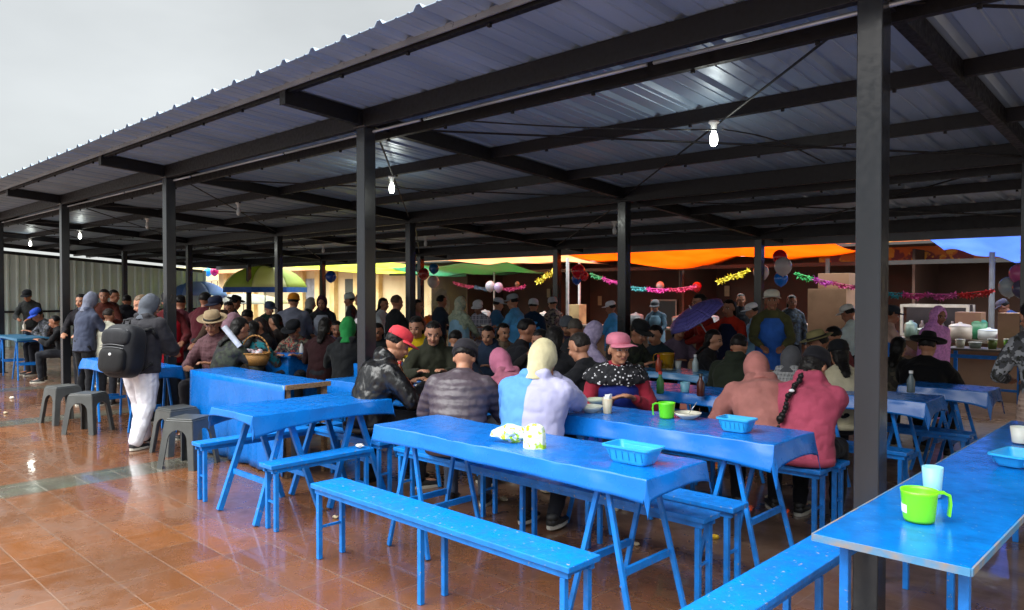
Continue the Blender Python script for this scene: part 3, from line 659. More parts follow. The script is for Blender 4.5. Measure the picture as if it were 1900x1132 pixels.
def person(px, ytop, D, label, pose='sit', face=0, lean=15, head=(0, 0), hands='table', top='#333', tk='cloth', t2=None, legs_='#23252c', hair='short', hcol='#0f0c0b', hat=None, hatc='#fff', hood=None,
           skin=0, puff=0., at=None, scale=None, group='people in the market shelter', skirt=None, bib=None, shoes='#222', det=0, bag=None, trough=.8, tkw=None, dz=0, hatrot=0, widen=1., shawl=None):
    d = ray(px, ytop); 
    k = D / d.dot(FW) if at is None else None
    if at is None: x, y = d.x * k, d.y * k
    else: x, y = at; D = Vector((x, y, 0)).dot(Vector((FW.x, FW.y, 0)))
    dirc = math.atan2(y, x)                     # heading away from the camera
    rz = dirc - R(face) - math.pi / 2           # local +Y is forward
    rootrz = rz
    htop = HC + ray(px, ytop).z / ray(px, ytop).dot(FW) * D
    S = 1
    sit = pose.startswith('sit')
    lr = R(lean); rot = Matrix.Rotation(-lr, 3, 'X')
    P = Vector((0, 0, .54 if sit else .9))
    r1 = Matrix.Rotation(-lr * .7, 3, 'X'); r2 = Matrix.Rotation(-lr * 1.25, 3, 'X')
    Ch = P + r1 @ Vector((0, 0, .28)); Nk = Ch + r2 @ Vector((0, 0, .21))
    hp, hy = R(head[0]), R(head[1])
    hm = Matrix.Rotation(-hy, 3, 'Z') @ Matrix.Rotation(-hp - lr * .55, 3, 'X')
    Hc = Nk + (Matrix.Rotation(-lr * .8 - hp * .5, 3, 'X') @ Vector((0, .018, .145)))
    topz = Hc.z + .118 + (.015 if hat or hood else 0)
    sc_ = scale or htop / topz
    if scale is None and not (.86 < sc_ < 1.14):
        print('SCALE %.2f D=%.1f htop=%.2f %s' % (sc_, D, htop, label)); sc_ = min(1.14, max(.86, sc_))
    off = Matrix.Rotation(rz, 3, 'Z') @ Vector((Hc.x, Hc.y, 0)) * sc_
    if at is None: x -= off.x; y -= off.y
    else:
        for _ in range(4):                      # slide along the bench until the head stands where the photo has it
            hw = Vector((x + off.x, y + off.y, Hc.z * sc_ - HC)); dd = hw.dot(FW); x += (px - 950 - FPX * hw.dot(RT) / dd) * dd / FPX / RT.x
    e = empty('person', (x, y, dz), rz, label, 'person', group); e.scale = (sc_,) * 3
    vox = {0: .016, 1: .011, 2: .0075}[det] if D > 5.2 and det < 2 else .0085
    vc = vox * 1.15
    sh_ = [Nk + r2 @ Vector((s * .165 * widen, 0, -.085)) for s in (-1, 1)]
    # hand targets
    fwd = {'table': [(-.13, .40, .80), (.13, .42, .80)], 'lap': [(-.1, .3, .62), (.1, .3, .62)], 'eat': [(-.12, .38, .8), (.05, .26, Hc.z - .12)],
           'down': [(-.23, .04, .78), (.23, .06, .78)], 'front': [(-.12, .36, P.z + .1), (.12, .38, P.z + .1)], 'hips': [(-.2, .1, .95), (.2, .1, .95)],
           'hold': [(-.12, .33, P.z + .22), (.14, .36, P.z + .18)], 'mouth': [(-.1, .26, Hc.z - .14), (.1, .26, Hc.z - .14)], 'near': [(-.09, .27, .79), (.09, .28, .79)], 'cross': [(.08, .3, .83), (-.06, .33, .82)],
           'wide': [(-.27, .34, .8), (.27, .34, .8)], 'up': [(-.2, .3, P.z + .05), (.24, .38, P.z + .4)]}[hands]
    arms = []
    for s, S0, T in zip((-1, 1), sh_, fwd):
        T = Vector(T); 
        if not sit and T.z < .85 and hands in ('table', 'cross', 'wide', 'eat'): T.z += .12
        E, T = ik(S0, T, .27, .235, Vector((s * .7, -.35, -.6))); arms.append((s, S0, E, T))
    if sit:
        legs = [(s, Vector((s * .09, .02, .55)), Vector((s * .13, .41, .53)), Vector((s * .13, .38, .085))) for s in (-1, 1)]
        if pose == 'sit_tuck': legs = [(s, Vector((s * .09, .02, .55)), Vector((s * .13, .38, .53)), Vector((s * .11, .14, .1))) for s in (-1, 1)]
    elif pose == 'step': legs = [(-1, Vector((-.09, 0, .88)), Vector((-.1, .1, .48)), Vector((-.1, .14, .085))), (1, Vector((.09, 0, .88)), Vector((.1, .0, .47)), Vector((.1, -.15, .09)))]
    else: legs = [(s, Vector((s * .09, 0, .88)), Vector((s * .105, .03, .48)), Vector((s * .11, 0, .085))) for s in (-1, 1)]
    skm = mat('skin%d' % skin, SK[skin], .5, 'skin')
    # ---- body, one surface
    mb = MB()
    limb(mb, [P, Ch, Nk], [.1, .1, .055]); mb.loft([(P, X_, r1 @ Y_, .13, .09), (Ch, X_, r1 @ Y_, .13, .085), (Nk - r2 @ Vector((0, 0, .05)), X_, r2 @ Y_, .13, .06)], 14)
    limb(mb, [Nk - r2 @ Vector((0, 0, .05)), Nk.lerp(Hc, .6)], [.058, .052])
    for s, a, b, c in legs:
        limb(mb, [a, b, c], [.075, .052, .036]); mb.ell(c + Vector((0, .05, -.045)), (.038, .1, .034))
    for s, S0, E, T in arms:
        limb(mb, [S0, E, T], [.045, .036, .024])
        ax = (T - E).normalized(); side = ax.cross(Z_); side = side.normalized() if side.length > .1 else X_; nn = side.cross(ax)
        if s > 0: side = side; 
        pc = T + ax * .045; Mh = Matrix((side, ax, nn)).transposed()
        mb.ell(pc, (.04, .05, .016), Mh)
        for i in range(4):
            b0 = T + ax * .085 + side * (-.03 + i * .02); ln = (.032, .04, .037, .028)[i]
            q1 = b0 + ax * ln - nn * .008; q2 = q1 + (ax * .6 - nn * .8) * ln * .75; limb(mb, [b0 - ax * .02, q1, q2], [.0095, .009, .0075], 8)
        th = side * (s if True else 1) * -1
        limb(mb, [T + ax * .02 + th * .03, T + ax * .05 + th * .052 - nn * .008, T + ax * .075 + th * .05 - nn * .018], [.0115, .011, .009], 8)
    # head
    def hpnt(v): return Hc + hm @ Vector(v)
    mb.ell(Hc + hm @ Vector((0, -.012, .022)), (.076, .094, .092), hm, 24, 18)
    mb.ell(hpnt((0, .022, -.04)), (.058, .066, .072), hm, 20, 14)
    mb.ell(hpnt((0, .058, -.088)), (.026, .024, .02), hm)          # chin
    limb(mb, [hpnt((0, .082, .012)), hpnt((0, .1, -.02)), hpnt((0, .098, -.03))], [.009, .0125, .013], 8)   # nose
    for s in (-1, 1):
        mb.ell(hpnt((s * .078, -.012, -.008)), (.009, .02, .03), hm)     # ear
        mb.ell(hpnt((s * .033, .07, -.028)), (.022, .02, .02), hm)     # cheek
        mb.ell(hpnt((s * .03, .08, .024)), (.022, .01, .007), hm)     # brow
    mb.ell(hpnt((0, .083, -.056)), (.023, .009, .0075), hm)           # lips
    bo = rm('body', mb, skm, e, vox if det < 2 else .006, 2, body=(Hc.copy(), hm.copy()))
    for q in (mat('lips', '#96584a', .5), mat('eye_dark', '#120c0a', .2), mat('eye_white', '#b9aca2', .3), mat('brow', '#33241e', .8)): bo.data.materials.append(q)
    # ---- trousers / skirt
    lm = mat(None, legs_, .8, 'cloth'); mb = MB()
    if skirt:
        lm = mat(None, skirt[0], .9, skirt[1] if len(skirt) > 1 else 'cloth', skirt[2] if len(skirt) > 2 else None)
        if sit: mb.loft([(P + Vector((0, -.02, .1)), X_, Y_, .15, .12), (P + Vector((0, .1, .02)), X_, Y_, .2, .22), (Vector((0, .25, .42)), X_, Y_, .22, .25), (Vector((0, .3, .15)), X_, Y_, .22, .22)], 20)
        else: mb.loft([(P + Vector((0, 0, .12)), X_, Y_, .14, .11), (P, X_, Y_, .2, .16), (Vector((0, 0, .5)), X_, Y_, .24, .2), (Vector((0, 0, .2)), X_, Y_, .27, .22)], 20)
        rm('skirt', mb, lm, e, vc, 4, .03, .12)
    else:
        mb.ell(P + Vector((0, 0, -.01)), (.165, .125, .13)); mb.ell(P + Vector((0, -.02, .06)), (.15, .11, .09))
        bg_ = 1.42 if legs_ in ('#e3e2ea',) else 1
        for s, a, b, c in legs:
            limb(mb, [a, a.lerp(b, .5), b, b.lerp(c, .5), c + (c - b).normalized() * -.01], [.098 * bg_, .088 * bg_, .07 * bg_, .064 * bg_, .055 * bg_])
        rm('trousers', mb, lm, e, vc, 4, .016, .13)
    for s, a, b, c in legs:
        f = MB(); f.loft([(c + Vector((0, -.055, -.045)), X_, Z_, .03, .035), (c + Vector((0, 0, -.04)), X_, Z_, .042, .042), (c + Vector((0, .07, -.05)), X_, Z_, .046, .032), (c + Vector((0, .15, -.058)), X_, Z_, .042, .022), (c + Vector((0, .175, -.062)), X_, Z_, .02, .012)], 14)
        f.ell(c + Vector((0, -.01, -.01)), (.045, .055, .04))
        so_ = f.build('shoe', mat(None, shoes, .5), e, smooth=True)
        if det: MB().loft([(c + Vector((0, .055, -.084)), X_, Y_, .049, .128), (c + Vector((0, .055, -.062)), X_, Y_, .05, .13)], 18).build('sole', mat('sole', '#cfcabc', .6), so_)
    # ---- jacket
    jm = mat(None, top, .45 if tk == 'puffer' else (.28 if tk == 'leather' else .82), tk, t2, **(tkw or {}))
    mb = MB(); p_ = puff; W_ = widen
    low = P + (Vector((0, .0, -.06)) if sit else Vector((0, 0, -.1)))
    up2 = r2 @ Y_
    mb.loft([(low, X_, Y_, .175 * W_ + p_, .145 + p_), (P + r1 @ Vector((0, 0, .08)), X_, r1 @ Y_, .17 * W_ + p_, .135 + p_), (P + r1 @ Vector((0, 0, .2)), X_, r1 @ Y_, .168 * W_ + p_, .132 + p_), (Ch + r2 @ Vector((0, 0, .04)), X_, up2, .188 * W_ + p_, .135 + p_),
             (Ch + r2 @ Vector((0, -.005, .12)), X_, up2, .19 * W_ + p_, .12 + p_), (Nk - r2 @ Vector((0, .005, .035)), X_, up2, .15 * W_ + p_, .095), (Nk + r2 @ Vector((0, 0, .01)), X_, up2, .085, .078), (Nk + r2 @ Vector((0, .005, .045)), X_, up2, .07, .07)], 24)
    for s in (-1, 1): limb(mb, [Nk + r2 @ Vector((s * .03, -.01, .0)), Nk + r2 @ Vector((s * .1 * W_, -.005, -.035)), Nk + r2 @ Vector((s * .165 * W_, 0, -.085))], [.062, .058, .066 + p_ * .8])
    for s, S0, E, T in arms:
        cf = T - (T - E).normalized() * .015
        limb(mb, [S0, S0.lerp(E, .5), E, E.lerp(cf, .5), cf], [.068 + p_ * .8, .066 + p_ * .8, .058 + p_ * .7, .054 + p_ * .5, .042 + p_ * .2])
    if hood == 'down':
        mb.ell(Nk + r2 @ Vector((0, -.075, .015)), (.11, .06, .06), r2); limb(mb, [Nk + r2 @ Vector((-.085, .0, .03)), Nk + r2 @ Vector((-.06, -.08, .04)), Nk + r2 @ Vector((.06, -.08, .04)), Nk + r2 @ Vector((.085, 0, .03))], [.03, .04, .04, .03])
    elif hood: limb(mb, [Nk + r2 @ Vector((-.08, .02, .0)), Nk + r2 @ Vector((-.075, -.06, .015)), Nk + r2 @ Vector((.075, -.06, .015)), Nk + r2 @ Vector((.08, .02, .0))], [.035, .042, .042, .035])
    elif tk in ('puffer', 'leather'): mb.lathe(Nk + Vector((0, 0, 0)), [(.085, -.02), (.082, .05), (.06, .06)], cap=True)
    rm('jacket', mb, jm, e, vc, 5, .022 if tk != 'puffer' else .015, .14)
    if det and tk in ('cloth', 'split', 'puffer', 'leather') and D < 7.5:
        mb = MB()
        for s, S0, E, T in arms:
            a_ = (T - E).normalized(); MB().tube(T - a_ * .045, T - a_ * .008, .041 + p_ * .2, .036 + p_ * .2, 14).build('cuff', jm, e, smooth=True)
        mb.loft([(low + Vector((0, 0, .045)), X_, Y_, .178 * W_ + p_, .148 + p_), (low + Vector((0, 0, .02)), X_, Y_, .182 * W_ + p_, .152 + p_), (low - Vector((0, 0, .005)), X_, Y_, .176 * W_ + p_, .146 + p_)], 26)
        mb.build('hem', jm, e, smooth=True)
    if shawl:
        mb = MB(); A_ = Ch + r2 @ Vector((0, -.01, .0)); rr = []
        for t, rx, ry in ((0, .085, .09), (.18, .19 * W_, .14 + p_), (.36, .235 * W_, .165 + p_), (.5, .25 * W_, .17 + p_), (.6, .256 * W_, .17 + p_)):
            rr.append(((Nk + r2 @ Vector((0, -.005, .045))).lerp(A_, t), X_, up2, rx, ry))
        mb.loft(rr, 28); rm('shawl', mb, mat(None, shawl[0], .85, shawl[1], shawl[2]), e, vc, 4, .035, .09)
    if bib:
        mb = MB(); f0 = .155 + p_
        mb.loft([(low + Vector((0, .02, -.1)), X_, Y_, .2 * W_ + p_, .17 + p_), (P + r1 @ Vector((0, .012, .15)), X_, r1 @ Y_, .19 * W_ + p_, .158 + p_), (Ch + r2 @ Vector((0, .014, .06)), X_, up2, .17 * W_ + p_, .152 + p_), (Nk - r2 @ Vector((0, -.01, .05)), X_, up2, .11, .112 + p_)], 20)
        rm('apron', mb, mat(None, bib, .7, 'cloth'), e, vc, 3, .008, .12)
    # ---- hood, hair, hat
    if hood and hood != 'down':
        hm_ = mat(None, hood, .85, 'cloth' if tk != 'rain' else 'rain', t2 if tk == 'rain' else None)
        def fn(v):
            if v.y > .25 and abs(v.x) < .72 * math.sqrt(max(0, 1 - ((v.z + .05) / .8) ** 2)) if abs(v.z + .05) < .8 else False: return v * .66
            if v.z > .7: v.z += .06
            return v
        mb = MB(); mb.ell(Hc + hm @ Vector((0, -.012, .006)), (.096, .116, .128), hm, 30, 22, fn)
        mb.loft([(Nk - r2 @ Vector((0, .015, .03)), X_, up2, .1, .095), (Nk + r2 @ Vector((0, -.015, .02)), X_, up2, .088, .088), (Nk.lerp(Hc, .45) + hm @ Vector((0, -.025, 0)), X_, up2, .078, .086), (Nk.lerp(Hc, .85) + hm @ Vector((0, -.03, 0)), X_, hm @ Y_, .085, .085)], 20)
        rm('hood', mb, hm_, e, vc * .85, 3, .01, .1)
    elif hair:
        def fn(v):
            if v.y > .12 and v.z < .42: return v * .74
            if hair == 'short' and v.z < -.35: return v * .8
            return v
        mb = MB(); mb.ell(Hc + hm @ Vector((0, -.02, .026)), (.086, .1, .1), hm, 24, 18, fn)
        if hair in ('long', 'tail', 'braid'):
            mb.loft([(Hc + hm @ Vector((0, -.05, .02)), X_, hm @ Y_, .082, .062), (Hc + hm @ Vector((0, -.055, -.06)), X_, hm @ Y_, .078, .05), (Nk + r2 @ Vector((0, -.06, .02)), X_, up2, .06, .04)], 14)
        if hair == 'long': mb.loft([(Nk + r2 @ Vector((0, -.07, .05)), X_, up2, .062, .03), (Ch + r2 @ Vector((0, -.13 - p_, .15)), X_, up2, .05, .02), (Ch + r2 @ Vector((0, -.135 - p_, .1)), X_, up2, .03, .012)], 12)
        if hair == 'tail': limb(mb, [Hc + hm @ Vector((0, -.1, .03)), Nk + r2 @ Vector((0, -.12, .0)), Ch + r2 @ Vector((0, -.16, .03))], [.035, .03, .012])
        rm('hair', mb, mat(None, hcol, .45, 'cloth'), e, vc * .8, 1, .012, .02)
        if hair == 'braid':
            b = MB(); pts = [Nk + r2 @ Vector((-.02, -.1, .06)), Nk + r2 @ Vector((-.04, -.15, -.06)), Ch + r2 @ Vector((-.07, -.172, .03)), P + r1 @ Vector((-.11, -.175, .13))]
            prev = None
            for i in range(25):
                t = i / 24 * 3; j = min(2, int(t)); q = pts[j].lerp(pts[j + 1], t - j); r_ = .0155 * (1 + .25 * math.sin(i * 2.1)) * (1.0 if i < 20 else 1.35 if i < 23 else .7)
                b.ell(q + X_ * .006 * math.sin(i * 1.05), (r_ * 1.15, r_ * .8, r_ * 1.1), u=10, v=8)
            b.build('braid', mat(None, '#0e0b0c', .4, 'cloth'), e, smooth=True); MB().ell(pts[1].lerp(pts[2], .6) + Vector((0, -.012, 0)), (.02, .014, .012)).build('hair_tie', mat('hair_tie', '#d8d8dc', .4), e, smooth=True)
    if hat:
        hmat = mat(None, hatc, .75, 'cloth'); he = empty('hat', Hc + hm @ Vector((0, -.012, .045)), 0); he.parent = e
        he.rotation_euler = (Matrix.Rotation(-R(hatrot), 3, 'Z') @ hm).to_euler(); 
        COL.objects.unlink(he); bpy.data.objects.remove(he)
        Hm = (hm @ Matrix.Rotation(-R(hatrot), 3, 'Z')).to_4x4(); Hm.translation = Hc + hm @ Vector((0, -.012, .052 if hat in ('cap', 'bowler', 'fedora') else .04))
        mb = MB()
        if hat == 'cap':
            mb.lathe((0, 0, 0), [(.001, -.004), (.088, -.004), (.092, .0), (.094, .03), (.085, .062), (.06, .082), (.03, .09), (.001, .092)], 24, True)
            nb = len(mb.b.verts)
            def br(u, v):
                a = (u - .5) * math.pi * .95; rr = .082 + v * (.085 * math.cos(a) ** .7 if math.cos(a) > 0 else 0)
                return Vector((rr * math.sin(a) * .93, rr * math.cos(a), .004 - v * v * .022 * abs(math.sin(a)) - v * .006))
            m2 = MB(); m2.grid(br, 14, 4); brim = m2
            o = mb.build('cap', hmat, e, smooth=True); o.matrix_local = Hm @ Matrix.Diagonal((1, 1.1, 1, 1))
            b2 = brim.build('brim', hmat, o, smooth=True, solid=.004)
        elif hat == 'beanie':
            mb.lathe((0, 0, 0), [(.001, -.012), (.092, -.012), (.098, 0), (.096, .015), (.092, .02), (.091, .05), (.075, .085), (.04, .105), (.001, .11)], 24, True)
            o = mb.build('beanie', hmat, e, smooth=True); o.matrix_local = Hm @ Matrix.Diagonal((1, 1.12, 1, 1))
        else:
            ch = .095 if hat == 'bowler' else .11; br_ = .15 if hat == 'bowler' else .17
            cr_ = [(.001, ch), (.045, ch - .004), (.072, ch * .86), (.082, ch * .5), (.088, .008)] if hat == 'bowler' else [(.001, ch - .012), (.05, ch), (.064, ch * .93), (.078, ch * .5), (.088, .008)]
            mb.lathe((0, 0, 0), cr_ + [(.12, .0), (br_, .012), (br_ + .002, .017 if hat == 'bowler' else .03), (br_ - .004, .018 if hat == 'bowler' else .028), (.12, .006), (.09, .004)], 30)
            o = mb.build('hat', hmat, e, smooth=True); o.matrix_local = Hm @ Matrix.Diagonal((1, 1.1, 1, 1))
            MB().lathe((0, 0, 0), [(.0895, .008), (.0865, .03)], 30).build('hat_band', mat(None, '#1a1512', .7), o, smooth=True, solid=.003)
    return e, Nk, Ch, P, r2, sc_
# ---- nearest row
person(1008, 634, 4.9, 'person in a cream hood and half blue, half lilac sweater, back turned', 'sit_tuck', 28, 16, (18, 8), 'eat', '#4f8ad6', 'split', '#a3a2c2', legs_='#1c1d24', hood='#c8bf98', det=1, widen=1.18, puff=.03, at=(-3.28, 3.68), tkw={'at': .01})
person(1148, 618, 5.9, 'woman in a pink cap and black shawl with white dots facing the table', 'sit', 165, 12, (-4, -14), 'near', '#8f2436', 'cloth', shawl=('#15161c', 'dots', '#d9d9df'), hair='long', hat='cap', hatc='#d98096', hatrot=-14, skin=0, bib='#1d2f86', det=2, widen=1.12, legs_='#26304e', at=(-3.5, 4.93))
person(862, 636, 5.2, 'person in a plum quilted jacket and dark hat, seen from behind', 'sit', 14, 24, (24, 0), 'table', '#4a4048', 'puffer', hat='beanie', hatc='#211f26', legs_='#454f62', puff=.03, det=1, widen=1.08, at=(-4.1, 3.55), shoes='#14151a')
person(928, 646, 6.3, 'person hunched in a rose pink hooded jacket behind the plum jacket', 'sit', 330, 38, (15, 0), 'table', '#98586c', 'cloth', hood='#a5607a', det=1, puff=.02)
person(1074, 618, 6.35, 'man with short grey hair in a plain black jacket turned to the left', 'sit', 300, 12, (15, 0), 'table', '#101218', 'cloth', hcol='#25211f', det=2, skin=2, puff=.015, at=(-4.0, 4.93))
person(738, 608, 6.2, 'person in a coral cap and glossy black leather jacket beside the second front post', 'sit', 72, 22, (18, 0), 'table', '#121214', 'leather', hat='cap', hatc='#e2444f', hair='short', hood='down', legs_='#15161b', det=2, puff=.03, widen=1.1, at=(-5.2, 4.02) if False else None)
person(804, 594, 7.6, 'woman with tied dark hair in an olive parka facing the camera', 'sit', 182, 14, (12, 0), 'table', '#2a2c20', 'cloth', hair='tail', hood='down', det=2, skin=2, puff=.02)
person(772, 585, 8.5, 'person in a bright yellow hooded coat behind the olive parka', 'sit', 200, 14, (10, 0), 'table', '#c6a70e', 'cloth', hood='down', hair='long', det=1)
person(846, 590, 8.4, 'small dark haired child in a blue grey top behind the olive parka', 'sit', 20, 15, (15, 0), 'table', '#4a5a72', 'cloth', det=1, scale=.92)
person(979, 592, 7.9, 'dark haired man in a black coat seen in profile facing right', 'sit', 82, 14, (10, 0), 'table', '#14161d', 'cloth', hcol='#0b0a0b', skin=1, det=1, puff=.015)
person(1030, 606, 6.9, 'person with black hair between the cream hood and the black jacket, back turned', 'sit', 10, 18, (10, 0), 'table', '#17181d', 'cloth', hair='long', det=1)
person(1002, 612, 7.5, 'older person with thick black hair and dark shawl facing left', 'sit', 250, 14, (10, 0), 'mouth', '#1d1a1c', 'cloth', hair='long', det=1, skin=1)
person(1068, 592, 8.6, 'grey haired man with a dark collar behind the black jacket', 'sit', 10, 15, (8, 0), 'table', '#2b2c30', 'cloth', hcol='#5c5750', det=1)
person(1103, 596, 8.2, 'person wrapped in a pale lilac rain hood behind the pink cap', 'sit', 60, 20, (8, 0), 'table', '#c0b2d2', 'rain', '#a89cc0', hood='#c0b2d2', det=1)
person(1186, 594, 8.2, 'man in a dark cap and green camouflage jacket leaning right', 'sit', 130, 22, (14, 0), 'table', '#343b28', 'camo', '#1c2118', hat='cap', hatc='#17191b', skin=1, det=1)
person(1404, 656, 5.6, 'person in a salmon hooded sweater leaning on the table, back turned', 'sit', 350, 40, (22, 0), 'table', '#9c6660', 'cloth', hood='#a46a64', det=1, legs_='#1b1b20', widen=1.12, puff=.02, at=(-2.62, 4.93))
person(1512, 652, 5.3, 'woman in a rose sweater with one long black braid down her back', 'sit', 18, 26, (16, 14), 'eat', '#a3455c', 'cloth', hood='down', hair='braid', hat='beanie', hatc='#16161c', det=1, legs_='#101116', widen=1.14, puff=.02, at=(-2.06, 4.97))
person(1372, 618, 7.0, 'person in a dark green jacket seen from behind between the tables', 'sit', 20, 15, (10, 0), 'table', '#22291e', 'cloth', hcol='#14100f', hood='down', det=1, widen=1.1, puff=.02)
person(1468, 642, 6.5, 'person under a grey woven checked shawl beside the rose sweater', 'sit', 15, 24, (20, 0), 'table', '#4a4b4f', 'plaid', '#a0a0a0', hood='#55565a', det=1, tkw={'ps': 2.2})
person(1517, 614, 7.3, 'person in an olive bucket shaped hat and brown scarf', 'sit', 260, 16, (10, 0), 'table', '#43251f', 'cloth', hat='bowler', hatc='#877f55', det=1, skin=1)
person(1556, 632, 6.6, 'person with black hair and a cream coat close behind the nearest post', 'sit', 340, 14, (5, 0), 'table', '#bfb79b', 'cloth', hat='beanie', hatc='#101216', hair='long', det=1)
person(1722, 620, 7.25, 'person in a wide black felt hat and plain black coat, back turned', 'sit', 20, 14, (8, 0), 'table', '#0c0c10', 'cloth', hat='fedora', hatc='#0e0d10', hair='short', det=1, widen=1.12, puff=.03, legs_='#0f1014')
person(1742, 572, 8.6, 'person standing in a thin pink rain poncho with the hood up', 'stand', 120, 4, (14, 20), 'down', '#e49ae2', 'rain', '#c884ca', hood='#eea6e6', det=1, widen=1.12, puff=.035, skin=3, skirt=('#dc92dc', 'rain', '#c07cc4'), hair=None)
person(1893, 560, 4.7, 'person cut by the right edge in a grey patterned top and brown plaid skirt', 'stand', 330, 22, (10, 0), 'front', '#3c3e42', 'camo', '#85888c', hair='long', det=1, skirt=('#5a3a32', 'plaid', '#a08d80'), at=(-.62, 6.4), scale=.95)
# ---- serving staff and people standing near the stalls
VB = '#4aa8ee'
ST = 'staff and customers standing by the food stalls'
person(1432, 568, 8.9, 'vendor in a cream cap, blue bib and olive sleeves facing the camera', 'stand', 178, 6, (-4, 0), 'front', '#5a5a38', 'cloth', hat='cap', hatc='#e4dfd0', bib='#3a74d8', skin=1, det=2, group=ST, scale=.97)
person(1352, 556, 9.2, 'woman in a red and black jacket with a blue apron holding the purple umbrella', 'stand', 215, 4, (6, 0), 'up', '#c23422', 'cloth', bib='#151c3c', hair='long', skin=1, det=1, group=ST)
person(1297, 572, 9.6, 'person in a dark red jacket beside the purple umbrella, turned left', 'stand', 250, 8, (8, 0), 'front', '#8c2822', 'cloth', hair='short', skin=1, det=1, group=ST, scale=.95)
person(1395, 566, 10.6, 'vendor in a white cap and light blue vest behind the red jacket', 'stand', 270, 4, (14, 0), 'front', '#8fb6d4', 'cloth', hat='cap', hatc='#f4f4fa', bib='#9ad0f4', skin=0, det=1, group=ST)
person(1573, 566, 9.4, 'vendor in a white cap and white shirt leaning left by the nearest post', 'stand', 300, 12, (16, 0), 'front', '#e6f4f0', 'cloth', hat='cap', hatc='#dcdcd8', skin=1, det=1, group=ST)
person(1655, 572, 8.9, 'vendor in a bright blue apron and peach sleeve just right of the nearest post', 'stand', 70, 6, (10, 0), 'front', '#d8b4a4', 'cloth', hat='cap', hatc='#2a2f38', bib='#2f7ee0', skin=1, det=1, group=ST)
person(1133, 562, 12.6, 'vendor in a white cap and light blue smock turned to the left', 'stand', 290, 4, (10, 0), 'front', VB, 'cloth', hat='cap', hatc='#eef2fc', bib='#5ab8ff', skin=1, det=1, group=ST)
person(951, 546, 11.8, 'vendor seen from behind in a grey patterned cap and blue smock carrying a tray', 'stand', 300, 8, (6, 0), 'hold', '#58a4dc', 'cloth', hat='cap', hatc='#8b9299', bib='#5cb0f0', det=1, group=ST)
person(990, 555, 12.4, 'vendor with a white headscarf in a bright blue apron, back turned', 'stand', 20, 3, (6, 0), 'down', '#16304c', 'cloth', hat='beanie', hatc='#cfd3d8', bib='#48b0ff', det=1, group=ST)
person(887, 558, 12.2, 'woman in a white cap and striped shirt facing the camera', 'stand', 200, 8, (16, 0), 'front', '#40435a', 'plaid', '#c0bfcc', hat='cap', hatc='#e4e4e8', skin=1, det=1, group=ST)
person(925, 553, 13.2, 'vendor in a pale cap and blue top facing right near the white pole', 'stand', 70, 4, (8, 0), 'front', '#4478a4', 'cloth', hat='cap', hatc='#b9bfc9', skin=2, det=1, group=ST)
person(855, 550, 11.5, 'person in a transparent rain hood and pale blue bib behind the tables', 'stand', 40, 4, (8, 0), 'front', '#a9b49c', 'rain', '#8f9c88', hood='#b8b79e', bib='#8db8d4', det=1, group=ST)
person(1025, 552, 13.8, 'person in a pale headscarf and mottled blouse left of the white pole', 'stand', 320, 4, (8, 0), 'front', '#5d5660', 'camo', '#8c8478', hat='beanie', hatc='#a9aab2', det=1, group=ST)
person(1216, 566, 14.2, 'vendor in a grey cap behind the stall counter left of the umbrella', 'stand', 200, 6, (16, 0), 'front', '#3c5566', 'cloth', hat='cap', hatc='#565b61', bib='#6f92a8', skin=1, det=1, group=ST)
person(1470, 548, 12.0, 'person in a dark denim coat standing by the middle back post', 'stand', 160, 4, (8, 0), 'down', '#27313d', 'camo', '#3b4a5a', hair='long', skin=3, det=1, group=ST)
person(1375, 545, 13.0, 'dark clad figure standing in front of the brown stall wall', 'stand', 170, 2, (6, 0), 'down', '#10131c', 'cloth', hair='short', skin=3, det=1, group=ST)
person(1862, 556, 12.5, 'stooping vendor in a deep blue shirt at the right stall', 'stand', 280, 28, (20, 0), 'front', '#1c3d78', 'cloth', hat='cap', hatc='#55525e', skin=3, det=1, group=ST)
person(820, 548, 13.0, 'slim person with dark clothes behind the orange table goods', 'stand', 60, 4, (8, 0), 'front', '#2c3848', 'cloth', skin=1, det=1, group=ST)
person(776, 556, 12.0, 'person with a pink top by the balloon cluster', 'stand', 110, 4, (8, 0), 'front', '#b8746e', 'cloth', hair='long', skin=1, det=1, group=ST)
person(737, 548, 11.0, 'person in a black coat between the second front post and the middle row post', 'stand', 60, 4, (8, 0), 'front', '#14181c', 'cloth', hcol='#4a3a2c', skin=1, det=1, group=ST)
person(712, 553, 12.5, 'person in a white blouse just right of the second front post', 'stand', 120, 4, (8, 0), 'front', '#c9cfd2', 'cloth', hair='long', skin=1, det=1, group=ST)
# ---- middle left crowd
CR = 'crowd in the left half of the shelter'
person(545, 545, 11.4, 'tall person in an orange beanie and plain grey jacket, back turned', 'stand', 15, 8, (6, 0), 'front', '#6c7182', 'cloth', hat='beanie', hatc='#d8861c', det=1, group=CR, widen=1.15, puff=.02)
person(597, 548, 12.0, 'person in a purple headscarf and white bib facing the camera', 'stand', 190, 8, (16, 0), 'front', '#22262c', 'cloth', hood='#3c1f33', bib='#9aa2b2', skin=1, det=1, group=CR)
person(577, 552, 14.0, 'person in a pale grey hood behind the grey jacket', 'stand', 80, 4, (8, 0), 'front', '#2a2e2c', 'cloth', hood='#9fa19b', det=1, group=CR)
person(545, 594, 9.9, 'child in a black cap and floral jacket facing the camera', 'sit', 200, 16, (24, 0), 'table', '#2c2b2c', 'camo', '#7c7a66', hat='cap', hatc='#171a20', hatrot=40, det=2, skin=0, group=CR, tkw={'col3': '#96352c', 'cs': 22})
person(604, 590, 9.5, 'person with black hair in a maroon jacket right of the floral child', 'sit', 20, 16, (10, 0), 'table', '#2c1216', 'cloth', hair='long', det=1, group=CR)
